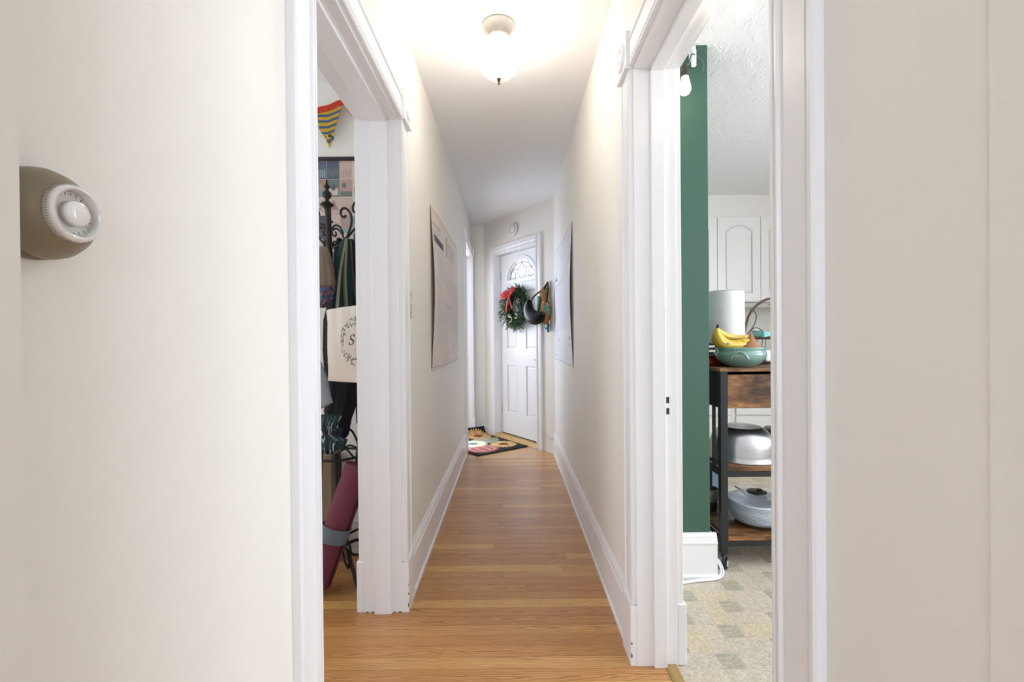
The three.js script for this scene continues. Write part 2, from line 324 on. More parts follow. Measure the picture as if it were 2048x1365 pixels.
{
  const g = structGroup('baseboard_green', 'tall white moulded baseboard around the green wall end', [0, 0, 0]);
  const a = hExtr(basePts.map(([y, o]) => [y, o * 1.15]), XR + TR, .905 + .025); a.translate(0, 0, -2.05); obj('front_board', a, trimMat, g);
  const b = hExtr(basePts.map(([y, o]) => [y, o * 1.15]), 0, .37); b.rotateY(Math.PI / 2); b.translate(.905, 0, -2.05); obj('return_board', b, trimMat, g);
}
// ---- windows
function windowUnit(name, label, w, h, pos, turn) {
  const g = structGroup(name, label, pos, turn);
  obj('frame', [box(-w / 2 - .07, -w / 2 + .04, -h / 2 - .07, h / 2 + .07, -.05, .02), box(w / 2 - .04, w / 2 + .07, -h / 2 - .07, h / 2 + .07, -.05, .02), box(-w / 2, w / 2, h / 2 - .04, h / 2 + .07, -.05, .02), box(-w / 2, w / 2, -h / 2 - .07, -h / 2 + .04, -.05, .03)], trimMat, g);
  obj('meeting_rail', box(-w / 2, w / 2, -.02, .02, -.04, 0), trimMat, g);
  obj('pane', box(-w / 2 + .03, w / 2 - .03, 0, h / 2 - .03, -.03, -.026), glassMat, g);
  obj('pane', box(-w / 2 + .03, w / 2 - .03, -h / 2 + .03, 0, -.03, -.026), glassMat, g);
}
windowUnit('window_1', 'window of the room the hall begins at', 2.4, 1.6, [0, 1.5, 2.8], Math.PI);
windowUnit('window_2', 'kitchen window', 1.5, 1.26, [3.2, 1.5, -1.25], -Math.PI / 2);
windowUnit('window_3', 'window of the coat rack room', 1.0, 1.2, [-2.6, 1.5, -1.3], Math.PI / 2);
windowUnit('window_4', 'window of the far room', 1.3, 1.3, [-1.35, 1.5, -5.4], 0);

// ---- entry door (in the frame of the angled wall)
{
  const d = structGroup('door_1', 'white panelled entry door with an arched leaded glass light', [A0.x, 0, A0.z], AT);
  const D = -.0765, a = E.a + .004, b = E.b - .004, y0 = .034, y1 = E.h - .004, cx = (a + b) / 2 + .008;
  const doorMat = M('#eff0f2', .35);
  // slab with the arch cut through
  const sl = shapeOf([[a, y0], [b, y0], [b, y1], [a, y1]]);
  const arch = new THREE.Path(); arch.moveTo(cx - .252, 1.725); arch.absellipse(cx, 1.725, .252, .22, Math.PI, 0, true); arch.lineTo(cx - .252, 1.725); sl.holes.push(arch);
  const px = [[cx - .272, cx - .082], [cx + .082, cx + .272]], py = [[.278, .8], [.985, 1.6]];
  for (const [u0, u1] of px) for (const [v0, v1] of py) { const h = new THREE.Path(); h.moveTo(u0, v0); h.lineTo(u0, v1); h.lineTo(u1, v1); h.lineTo(u1, v0); h.closePath(); sl.holes.push(h); }
  const g = new THREE.ExtrudeGeometry(sl, { depth: .04, bevelEnabled: false, curveSegments: 32 }); g.translate(0, 0, D - .04); obj('slab', muv(g), doorMat, d);
  for (const [u0, u1] of px) for (const [v0, v1] of py) {
    const s = shapeOf([[u0 + .022, v0 + .022], [u1 - .022, v0 + .022], [u1 - .022, v1 - .022], [u0 + .022, v1 - .022]]);
    const pg = new THREE.ExtrudeGeometry(s, { depth: .002, bevelEnabled: true, bevelThickness: .009, bevelSize: .016, bevelSegments: 1 }); pg.translate(0, 0, D - .016);
    obj('panel', [muv(pg), box(u0 - .001, u1 + .001, v0 - .001, v1 + .001, D - .035, D - .012)], doorMat, d);
  }
  // arched moulding and leaded panes
  const fr = new THREE.Shape(); fr.absellipse(cx, 1.725, .285, .253, Math.PI, 0, true); fr.lineTo(cx + .285, 1.695); fr.lineTo(cx - .285, 1.695); fr.closePath();
  const hole = new THREE.Path(); hole.moveTo(cx - .245, 1.73); hole.absellipse(cx, 1.73, .245, .208, Math.PI, 0, true); hole.closePath(); fr.holes.push(hole);
  const fg = new THREE.ExtrudeGeometry(fr, { depth: .006, bevelEnabled: true, bevelThickness: .004, bevelSize: .004, bevelSegments: 2, curveSegments: 40 }); fg.translate(0, 0, D);
  const light = obj('glass_frame', muv(fg), doorMat, d);
  const ps = new THREE.Shape(); ps.moveTo(cx - .248, 1.727); ps.absellipse(cx, 1.727, .248, .212, Math.PI, 0, true); ps.closePath();
  const pg = new THREE.ExtrudeGeometry(ps, { depth: .004, bevelEnabled: false, curveSegments: 32 }); pg.translate(0, 0, D - .022);
  const pane = obj('glass', muv(pg), M('#d2d2d2', .05, { transmission: 1, thickness: 0 }), light); pane.userData.label = 'bright arched glass';
  const cameMat = M('#75787e', .5, { metalness: .3 }), cz = D - .017, came = [];
  const E2 = (rx, ry, t0, t1, n = 20) => [...Array(n + 1)].map((_, i) => { const t = t0 + (t1 - t0) * i / n; return [cx + rx * Math.cos(t), 1.73 + ry * Math.sin(t), cz]; });
  came.push(tube(E2(.215, .18, 0, Math.PI), .0036, 30, 5));
  for (const t of [.5, 1.05, Math.PI / 2, 2.09, 2.64]) came.push(tube([[cx + .215 * Math.cos(t), 1.73 + .18 * Math.sin(t), cz], [cx + .245 * Math.cos(t), 1.73 + .207 * Math.sin(t), cz]], .0036, 3, 5));
  for (const m of [-1, 1]) {
    came.push(tube([[cx, 1.908, cz], [cx + m * .03, 1.87, cz], [cx + m * .07, 1.835, cz], [cx + m * .075, 1.79, cz], [cx + m * .03, 1.75, cz], [cx, 1.73, cz]], .0036, 24, 5));
    came.push(tube([[cx + m * .17, 1.84, cz], [cx + m * .13, 1.81, cz], [cx + m * .115, 1.77, cz], [cx + m * .14, 1.74, cz], [cx + m * .2, 1.755, cz], [cx + m * .213, 1.75, cz]], .0036, 24, 5));
    came.push(tube([[cx + m * .07, 1.835, cz], [cx + m * .11, 1.85, cz], [cx + m * .17, 1.84, cz]], .0036, 12, 5));
  }
  came.push(tube([[cx - .235, 1.75, cz], [cx + .235, 1.75, cz]], .0036, 4, 5));
  obj('lead_lines', came, cameMat, light);
  const brass = M('#dcc486', .25, { metalness: 1 });
  const kn = lathe([[0, .052], [.014, .05], [.022, .042], [.024, .034], [.018, .024], [.011, .02], [.011, .008], [.028, .006], [.03, 0]], 28); kn.rotateX(Math.PI / 2); kn.translate(b - .055, .885, D); obj('knob', kn, brass, d).userData.label = 'small brass door knob';
  for (const y of [.25, 1.75]) obj('hinge', box(a - .006, a + .004, y, y + .09, D - .002, D + .004), M('#b9bbbf', .4, { metalness: .8 }), d);
  obj('sweep', box(a, b, y0 - .012, y0, D - .03, D - .01), M('#2a2724', .8), d);
  const th = struct('trim_6', hExtr([[-.011, .03], [.004, .03], [.016, .006], [.022, -.02], [.022, -.13], [-.011, -.13]], E.a - .012, E.b + .012), M('#c9a266', .35, { bumpMap: brushBump, bumpScale: .0003 }), 'golden oak threshold under the entry door');
  th.position.set(A0.x, 0, A0.z); th.rotation.y = AT;
}

// ================================================================ things in the hall
// ---- ceiling light
{
  const c = P(997, 54, 1.914), L = thing('ceiling_light', 'lit frosted globe ceiling light on a white canopy', 'ceiling light', [c.x, CEIL, c.z]);
  const white = M('#cdc6bd', .5);
  obj('canopy', lathe([[0, -.052], [.03, -.05], [.032, -.034], [.044, -.03], [.05, -.022], [.06, -.016], [.068, -.006], [.07, 0], [0, 0]]), white, L);
  obj('fitter_ring', lathe([[.028, -.05], [.046, -.051], [.05, -.058], [.05, -.066], [.045, -.068]]), M('#f4ead8', .4), L);
  const globe = M('#fff6e6', .55, { emissive: new THREE.Color(1, .9, .78), emissiveIntensity: .72 });
  const pts = []; for (let i = 0; i <= 30; i++) { const a = Math.PI / 2 - .55 - i / 30 * (Math.PI - .6); pts.push([.092 * Math.cos(a) * (1 + .012 * Math.sin(a * 9)), -.142 + .084 * Math.sin(a)]); }
  obj('glass_globe', lathe(pts, 48), globe, L).userData.label = 'glowing frosted glass globe';
  obj('finial', lathe([[0, -.25], [.004, -.248], [.005, -.244], [.002, -.241], [.007, -.236], [.007, -.232], [.003, -.229], [.01, -.225], [.01, -.222], [0, -.221]], 20), M('#6b4d33', .35, { metalness: .8 }), L);
  const pl = new THREE.PointLight(0xfff6ec, .52); pl.position.set(0, -.142, 0); pl.castShadow = true; pl.shadow.radius = 3; L.add(pl);
}
// ---- round thermostat on the left wall
{
  const T = thing('thermostat', 'round taupe wall thermostat with a clear dial and white centre', 'thermostat', [XL, 1.213, -.416], Math.PI / 2);
  T.scale.setScalar(.93);
  const taupe = M('#8f8573', .42, { metalness: .35 });
  const ax = g => { g.rotateX(Math.PI / 2); return g; };
  obj('wall_plate', ax(lathe([[.0, 0], [.0435, 0], [.0445, .003], [.0445, .009], [.042, .011], [0, .011]], 48)), M('#85796a', .5, { metalness: .3 }), T);
  obj('cover', ax(lathe([[.036, .012], [.043, .0125], [.0445, .016], [.0435, .024], [.039, .033], [.032, .0405], [.028, .043], [.0265, .043]], 56)), taupe, T);
  const ring = obj('dial_ring', ax(lathe([[.0255, .038], [.0275, .0385], [.0282, .044], [.0275, .049], [.0255, .0505], [.0225, .051], [.022, .044], [.022, .04]], 56)), M('#e8e6e1', .15, { clearcoat: 1 }), T);
  const kn = []; for (let i = 0; i < 70; i++) { const a = i / 70 * 6.2832, b = box(-.0004, .0004, -.0008, .0006, .040, .0475); b.translate(0, .0281, 0); b.rotateZ(a); kn.push(b); }
  obj('knurling', kn, M('#b9b4a9', .3), ring);
  obj('dial_face', ax(lathe([[0, .0425], [.0222, .0425], [.0222, .0405], [0, .0405]], 40)), M('#e2dfd8', .3), T);
  const tk = []; for (let i = 0; i < 21; i++) { const b = box(-.0002, .0002, .018, .021, .0425, .0428); b.rotateZ(i / 21 * 6.283); tk.push(b); }
  obj('dial_ticks', tk, M('#4b443b', .6), T);
  obj('centre_knob', ax(lathe([[0, .0535], [.006, .0533], [.0112, .0518], [.0125, .0495], [.0125, .043], [0, .043]], 40)), M('#f3f2ef', .12, { clearcoat: 1 }), T).userData.label = 'glossy white centre disc';
}
// ---- light switch
{
  const S = thing('light_switch', 'cream light switch plate beside the coat rack room casing', 'light switch', [XL, 1.25, -1.985], Math.PI / 2);
  obj('plate', box(-.035, .035, -.058, .058, 0, .006, .002), M('#dcd9d0', .4), S);
  obj('toggle', box(-.005, .005, -.004, .014, .005, .016, .002), M('#e6e3da', .35), S);
  for (const y of [-.04, .04]) { const g = cyl(.003, .003, .002, 10); g.rotateX(Math.PI / 2); g.translate(0, y, .0065); obj('screw', g, M('#8f8b82', .5), S); }
}
// ---- the two maps
function sheet(w, h, bow, nx = 24, ny = 30) { // x from 0 to w, y from 0 to h, z out of the wall
  const pos = [], uv = [], idx = [];
  for (let j = 0; j <= ny; j++) for (let i = 0; i <= nx; i++) { const u = i / nx, v = j / ny; const p = bow(u, v); pos.push(u * w, v * h + (p[1] || 0), p[0]); uv.push(u, v); }
  for (let j = 0; j < ny; j++) for (let i = 0; i < nx; i++) { const a = j * (nx + 1) + i; idx.push(a, a + 1, a + nx + 1, a + 1, a + nx + 2, a + nx + 1); }
  const g = new THREE.BufferGeometry(); g.setAttribute('position', new THREE.Float32BufferAttribute(pos, 3)); g.setAttribute('uv', new THREE.Float32BufferAttribute(uv, 2)); g.setIndex(idx); g.computeVertexNormals(); return g;
}
function scribble(c, x, y, w, h, n) { c.beginPath(); for (let i = 0; i < n; i++) { const q = x + w * i / n; c.moveTo(q, y + rnd() * h * .3); c.lineTo(q + w / n * .6 * rnd(), y + h * (.6 + .4 * rnd())); } c.stroke(); }
const mapA = canvasTex(1024, 768, (c, w, h) => {
  c.fillStyle = '#e4dad0'; c.fillRect(0, 0, w, h);
  for (let i = 0; i < 60; i++) { c.fillStyle = ['rgba(205,190,192,.16)', 'rgba(214,204,182,.16)', 'rgba(196,204,206,.16)', 'rgba(218,196,190,.16)'][i % 4]; c.beginPath(); c.ellipse(rnd() * w, 130 + rnd() * h, 40 + rnd() * 130, 40 + rnd() * 110, rnd() * 3, 0, 7); c.fill(); }
  c.lineWidth = 1; for (let i = 0; i < 420; i++) { c.strokeStyle = ['rgba(120,112,112,.34)', 'rgba(150,130,130,.36)', 'rgba(128,134,140,.34)'][i % 3]; c.beginPath(); let x = rnd() * w, y = 150 + rnd() * (h - 160); c.moveTo(x, y); for (let k = 0; k < 4; k++) { x += (rnd() - .5) * 110; y += (rnd() - .5) * 70; c.lineTo(x, y); } c.stroke(); }
  c.strokeStyle = 'rgba(90,86,86,.5)'; c.lineWidth = 4; c.beginPath(); c.moveTo(90, 330); c.bezierCurveTo(260, 350, 420, 470, 760, 430); c.stroke();
  c.strokeStyle = '#3d3a44'; c.lineWidth = 3; scribble(c, 40, 62, 230, 22, 26); c.lineWidth = 1.5; scribble(c, 40, 100, 180, 9, 30);
  c.fillStyle = '#23222e'; c.fillRect(60, 122, 300, 34); c.strokeStyle = '#cfcad0'; c.lineWidth = 2; scribble(c, 80, 132, 70, 14, 9);
  c.fillStyle = 'rgba(150,140,135,.5)'; c.fillRect(470, 50, 90, 110); for (let i = 0; i < 5; i++) c.fillRect(600 + i * 60, 60, 34, 90);
  c.strokeStyle = '#b9aea6'; c.lineWidth = 5; c.strokeRect(10, 10, w - 20, h - 20);
});
const mapB = canvasTex(1024, 768, (c, w, h) => {
  c.fillStyle = '#e6e7ea'; c.fillRect(0, 0, w, h); c.fillStyle = '#dedee8'; c.fillRect(80, 230, 860, 330);
  for (let i = 0; i < 40; i++) { c.fillStyle = ['rgba(200,206,222,.25)', 'rgba(232,220,214,.25)'][i % 2]; c.fillRect(rnd() * w, 60 + rnd() * h * .8, 20 + rnd() * 140, 20 + rnd() * 160); }
  c.lineWidth = 1; for (let i = 0; i < 330; i++) { c.strokeStyle = ['rgba(130,134,150,.4)', 'rgba(160,150,150,.34)'][i % 2]; c.beginPath(); const x = rnd() * w, y = rnd() * h; c.moveTo(x, y); if (i % 2) c.lineTo(x + (rnd() - .5) * 160, y); else c.lineTo(x, y + (rnd() - .5) * 130); c.stroke(); }
  c.strokeStyle = 'rgba(95,95,100,.7)'; c.lineWidth = 3; c.beginPath(); c.moveTo(70, 292); c.bezierCurveTo(300, 240, 600, 250, 1000, 170); c.stroke();
  c.fillStyle = '#3c3c44'; c.fillRect(80, 200, 150, 16); c.lineWidth = 2; c.strokeStyle = '#55555c'; scribble(c, 80, 180, 90, 10, 14); scribble(c, 80, 250, 110, 10, 12); scribble(c, 800, 60, 190, 9, 18); scribble(c, 850, 110, 120, 12, 8); scribble(c, 840, 150, 100, 9, 9);
  c.strokeStyle = '#6a6a72'; c.lineWidth = 3; c.strokeRect(60, 560, 130, 170); scribble(c, 300, 610, 100, 24, 8); c.fillStyle = '#a9a9b4'; c.fillRect(900, 600, 60, 22); c.fillRect(900, 640, 44, 16);
  c.strokeStyle = '#b4b4bc'; c.lineWidth = 4; c.strokeRect(10, 10, w - 20, h - 20);
});
{
  const a = obj('wall_map', sheet(1.22, .925, (u, v) => { const q = Math.max(0, 1 - u / .6), s = Math.sin(Math.PI * Math.min(1, Math.max(0, v))); return [.004 + .02 * q * q * s ** 1.3 + .004 * Math.sin(u * 5) ** 2, .012 * Math.sin(u * 3.14) * (v - .5)]; }), M('#ffffff', .55, { map: mapA }));
  a.position.set(XL, .922, -2.51); a.rotation.y = Math.PI / 2; tag(a, 'beige and pink street map sheet with a black title bar', 'map');
  const b = obj('wall_map', sheet(1.18, .97, (u, v) => { const q = Math.max(0, (u - .45) / .55), s = Math.sin(Math.PI * Math.min(1, Math.max(0, (v - .02) / .98))); return [.004 + .017 * q * q * s ** 1.2 + .003 * Math.sin(u * 6) ** 2, -.01 * Math.sin(u * 3.14) * (v - .5)]; }), M('#ffffff', .55, { map: mapB }));
  b.position.set(XR, .892, -4.135); b.rotation.y = -Math.PI / 2; tag(b, 'bluish white line map sheet beside the hook rail', 'map');
}
// ---- everything on the entry wall shares its frame
const aPos = (t, y, o) => new THREE.Vector3(t, y, o).applyAxisAngle(new THREE.Vector3(0, 1, 0), AT).add(A0);
{ // smoke alarm
  const s = thing('smoke_alarm', 'round white smoke alarm above the entry door', 'smoke alarm', aPos(.632, 2.247, 0), AT);
  const g = lathe([[0, .034], [.03, .034], [.045, .03], [.05, .026], [.058, .024], [.066, .014], [.068, 0], [0, 0]], 40); g.rotateX(Math.PI / 2); obj('cover', g, M('#edebe6', .4), s);
  const r = new THREE.TorusGeometry(.047, .0022, 6, 40); r.translate(0, 0, .029); obj('vent_ring', r, M('#8d8a85', .6), s);
}
{ // wreath
  const w = thing('wreath', 'green pine wreath with a red bow on the entry door', 'wreath', aPos(.607, 1.425, -.03), AT);
  const nd = [], green = M('#ffffff', .8, { vertexColors: true });
  const R = .15, q = new THREE.Quaternion(), up = new THREE.Vector3(0, 1, 0), cols = [];
  for (let i = 0; i < 330; i++) { // short twigs, each with needles
    const a = rnd() * 6.283, rr = R + (rnd() - .5) * .14, zz = (rnd() - .35) * .07;
    const o = new THREE.Vector3(Math.cos(a) * rr, Math.sin(a) * rr, zz), dir = new THREE.Vector3(Math.cos(a + .9) * .7 + (rnd() - .5) * 1.1, Math.sin(a + .9) * .7 + (rnd() - .5) * 1.1, (rnd() - .2) * 1.1).normalize(), len = .045 + rnd() * .04;
    const col = new THREE.Color().setHSL(.27 + rnd() * .1, .3 + rnd() * .2, .055 + rnd() * .07);
    for (let k = 0; k < 12; k++) {
      const f = k / 12, n = new THREE.ConeGeometry(.003, .034, 3, 1); n.translate(0, .015, 0);
      const nd2 = dir.clone().add(new THREE.Vector3(rnd() - .5, rnd() - .5, rnd() - .5).multiplyScalar(1.7)).normalize(); q.setFromUnitVectors(up, nd2); n.applyQuaternion(q);
      n.translate(o.x + dir.x * len * f, o.y + dir.y * len * f, o.z + dir.z * len * f);
      const g = n.toNonIndexed(); const ca = new Float32Array(g.attributes.position.count * 3); for (let m = 0; m < ca.length; m += 3) { ca[m] = col.r; ca[m + 1] = col.g; ca[m + 2] = col.b; } g.setAttribute('color', new THREE.BufferAttribute(ca, 3)); nd.push(g);
    }
  }
  const fg = mergeGeometries(nd, false), fol = shade(new THREE.Mesh(fg, green)); fol.name = 'needles'; w.add(fol);
  const ring = new THREE.TorusGeometry(R, .06, 8, 40); ring.scale(1, 1, .5); obj('core_ring', ring, M('#1c2414', .9), w);
  const red = M('#b81414', .6);
  const ribbon = (pts, hw) => { const cu = new THREE.CatmullRomCurve3(pts.map(p => new THREE.Vector3(...p))), pos = [], idx = [], uv = [], n = 24; for (let i = 0; i <= n; i++) { const p = cu.getPoint(i / n), t = cu.getTangent(i / n), s = new THREE.Vector3(-t.y, t.x, 0).normalize().multiplyScalar(hw * (typeof pts.w === 'function' ? pts.w(i / n) : 1)); s.z += .012; pos.push(p.x - s.x, p.y - s.y, p.z - s.z, p.x + s.x, p.y + s.y, p.z + s.z); uv.push(i / n, 0, i / n, 1); } for (let i = 0; i < n; i++) idx.push(2 * i, 2 * i + 1, 2 * i + 2, 2 * i + 1, 2 * i + 3, 2 * i + 2); const g = new THREE.BufferGeometry(); g.setAttribute('position', new THREE.Float32BufferAttribute(pos, 3)); g.setAttribute('uv', new THREE.Float32BufferAttribute(uv, 2)); g.setIndex(idx); g.computeVertexNormals(); return g; };
  const bx = -.02, by = .13, bz = .055;
  const bow = obj('bow', [ribbon([[bx, by, bz], [bx - .07, by + .025, bz + .02], [bx - .14, by + .02, bz + .01], [bx - .135, by - .012, bz + .04], [bx - .06, by - .005, bz + .045], [bx, by, bz + .01]], .026), ribbon([[bx, by, bz], [bx + .05, by + .045, bz + .02], [bx + .085, by + .05, bz + .01], [bx + .07, by + .015, bz + .045], [bx + .02, by, bz + .03]], .026)], red, w); bow.userData.label = 'red ribbon bow';
  obj('knot', new THREE.SphereGeometry(.022, 14, 10).scale(1, 1, .8).translate(bx, by, bz + .02), red, bow);
  obj('tail', ribbon([[bx, by, bz + .02], [bx - .02, by - .08, bz + .035], [bx - .07, by - .18, bz + .02]], .03), red, bow);
  obj('tail', ribbon([[bx, by, bz + .02], [bx + .03, by - .07, bz + .035], [bx + .05, by - .15, bz + .02]], .028), red, bow);
  const gold = M('#c9b98a', .25, { metalness: .9 });
  for (const [x, y, r] of [[-.02, -.13, .026], [.08, -.1, .022], [.12, .06, .018], [-.045, -.085, .018]]) { const g = new THREE.TorusGeometry(r, .004, 6, 20, 4.6); g.rotateZ(rnd() * 6); g.translate(x, y, .06); obj('ornament', g, gold, w); }
}
{ // hook rail with what hangs from it
  const rail = thing('hook_rail', 'vertical brushed metal hook rail beside the entry door', 'hook rail', aPos(1.205, 1.165, 0), AT);
  const steel = M('#b7b5b0', .35, { metalness: .9 });
  obj('bar', box(-.017, .017, 0, .47, .004, .012, .003), steel, rail);
  for (const y of [.03, .38]) obj('hook', tube([[0, y + .03, .012], [0, y, .03], [0, y - .012, .05], [0, y + .005, .064], [0, y + .02, .062]], .006, 20, 8), steel, rail);
  const C = (px, py, t, o) => aPos(t, P(px, py, 4.36).y, o);
  const bag = thing('crescent_bag', 'glossy black crescent bag hanging from the hook rail', 'bag', aPos(1.225, 1.285, .13), AT);
  { // crescent body: a swept moon shape with real thickness
    const pos = [], idx = [], uv = [], n = 30, m = 16;
    for (let i = 0; i <= n; i++) { const f = i / n, a = Math.PI * (1.02 + .96 * f) - .62, fat = Math.pow(Math.sin(Math.PI * Math.min(1, Math.max(0, f * .94 + .03))), .6); const rc = .13, cx = Math.cos(a) * rc * 1.0 - .05, cy = Math.sin(a) * rc * .85 + .11, r = .012 + .062 * fat;
      for (let k = 0; k <= m; k++) { const b = k / m * 6.283; pos.push(cx + Math.cos(a) * Math.cos(b) * r, cy + Math.sin(a) * Math.cos(b) * r, Math.sin(b) * r * .72); uv.push(f, k / m); } }
    for (let i = 0; i < n; i++) for (let k = 0; k < m; k++) { const a = i * (m + 1) + k; idx.push(a, a + 1, a + m + 1, a + 1, a + m + 2, a + m + 1); }
    const g = new THREE.BufferGeometry(); g.setAttribute('position', new THREE.Float32BufferAttribute(pos, 3)); g.setAttribute('uv', new THREE.Float32BufferAttribute(uv, 2)); g.setIndex(idx); g.computeVertexNormals();
    obj('body', g, M('#09090b', .35, { specularIntensity: .45 }), bag);
    obj('piping', tube([...Array(24)].map((_, i) => { const f = i / 23, a = Math.PI * (1.02 + .8 * f) - .62, fat = Math.pow(Math.sin(Math.PI * (f * .78 + .03)), .6), r = .13 + .012 + .064 * fat; return [Math.cos(a) * r - .05, Math.sin(a) * r * .95 + .107, 0]; }), .003, 40, 6), M('#9aa0aa', .3), bag);
    obj('strap', [tube([[-.17, .12, 0], [-.1, .2, 0], [-.02, .27, -.05], [.03, .335, -.075]], .007, 20, 6), tube([[-.03, .03, 0], [-.015, .15, -.01], [.03, .335, -.075]], .006, 16, 6), tube([[.07, .14, -.02], [.05, .25, -.06], [.03, .335, -.075]], .007, 16, 6)], M('#17161a', .6), bag);
  }
  // folded multicoloured cloth bag, and the blue lanyard below it
  const dye = canvasTex(256, 512, (c, w, h) => { const cs = ['#b8562e', '#7d8a52', '#c9a64b', '#5c9c8e', '#a63e2a', '#d0c49a', '#4a6b50', '#c87b3c']; c.fillStyle = '#9a7a44'; c.fillRect(0, 0, w, h); for (let i = 0; i < 26; i++) { c.fillStyle = cs[i % 8]; c.beginPath(); c.ellipse(rnd() * w, rnd() * h, 20 + rnd() * 40, 40 + rnd() * 70, rnd() - .5, 0, 7); c.fill(); } for (let i = 0; i < 60; i++) { c.strokeStyle = cs[i % 8]; c.lineWidth = 4 + rnd() * 15; c.beginPath(); const x = rnd() * w, y = rnd() * h; c.moveTo(x, y); c.bezierCurveTo(x + (rnd() - .5) * 60, y + 60, x + (rnd() - .5) * 60, y + 110, x + (rnd() - .5) * 80, y + 170); c.stroke(); } });
  const cb = thing('cloth_bag', 'folded multicoloured patterned cloth bag on the hook rail', 'bag', aPos(1.222, 1.29, .072), AT);
  obj('body', drape([[.275, 0, -.01, .018, .015], [.24, 0, 0, .05, .032], [.12, .005, 0, .062, .042], [.02, 0, 0, .055, .045], [-.05, -.005, 0, .036, .032], [-.068, -.005, 0, .008, .01]], 7, .16, 3), M('#ffffff', .8, { map: dye }), cb);
  obj('teal_lining', drape([[.2, -.04, .035, .012, .012], [.1, -.045, .04, .02, .014], [0, -.038, .042, .02, .014], [-.05, -.025, .03, .008, .008]], 4, .1, 5), M('#6fb0a2', .8), cb);
  obj('hanging_loop', tube([[-.02, .25, 0], [-.012, .3, -.035], [0, .318, -.045], [.012, .3, -.035], [.02, .25, 0]], .006, 20, 6), M('#b9483a', .8), cb);
  const ln = obj('lanyard', drape([[.06, 0, 0, .016, .006], [.0, 0, .002, .018, .008], [-.075, .003, 0, .016, .006], [-.078, .003, 0, .004, .004]], 3, .1, 8), M('#1f6f9e', .75)); ln.position.copy(aPos(1.215, 1.225, .028)); ln.rotation.y = AT; tag(ln, 'blue fabric lanyard hanging below the cloth bag', 'lanyard');
}
// cloth built as a closed hanging volume: levels [y, x, z, rx, rz]
function drape(levels, folds, amp, sd, m = 40) {
  const pos = [], uv = [], idx = [], n = levels.length, sub = 6, rows = [];
  for (let i = 0; i < n - 1; i++) for (let k = 0; k < sub; k++) { const f = k / sub, a = levels[i], b = levels[i + 1]; rows.push(a.map((v, q) => v + (b[q] - v) * f)); }
  rows.push(levels[n - 1]); const h = rows[0][0] - rows.at(-1)[0] || 1;
  rows.forEach((r, j) => {
    const t = (rows[0][0] - r[0]) / h;
    for (let k = 0; k <= m; k++) { const b = k / m * 6.2832, w = 1 + amp * Math.sin(b * folds + sd + t * 1.3 * Math.sin(sd * 2)) * (.3 + .7 * t) + amp * .6 * Math.sin(b * (folds * 2 + 1) + sd * 3.1) + amp * .4 * Math.sin(t * 9 + b * 2 + sd); pos.push(r[1] + Math.cos(b) * r[3] * w, r[0], r[2] + Math.sin(b) * r[4] * w); uv.push(k / m * 2, 1 - t); }
  });
  for (let j = 0; j < rows.length - 1; j++) for (let k = 0; k < m; k++) { const a = j * (m + 1) + k; idx.push(a, a + m + 1, a + 1, a + 1, a + m + 1, a + m + 2); }
  for (const [row, flip] of [[0, 0], [rows.length - 1, 1]]) { const c = pos.length / 3, r = rows[row]; pos.push(r[1], r[0], r[2]); uv.push(.5, flip ? 0 : 1); for (let k = 0; k < m; k++) { const a = row * (m + 1) + k; flip ? idx.push(c, a + 1, a) : idx.push(c, a, a + 1); } }
  const g = new THREE.BufferGeometry(); g.setAttribute('position', new THREE.Float32BufferAttribute(pos, 3)); g.setAttribute('uv', new THREE.Float32BufferAttribute(uv, 2)); g.setIndex(idx); g.computeVertexNormals(); return g;
}
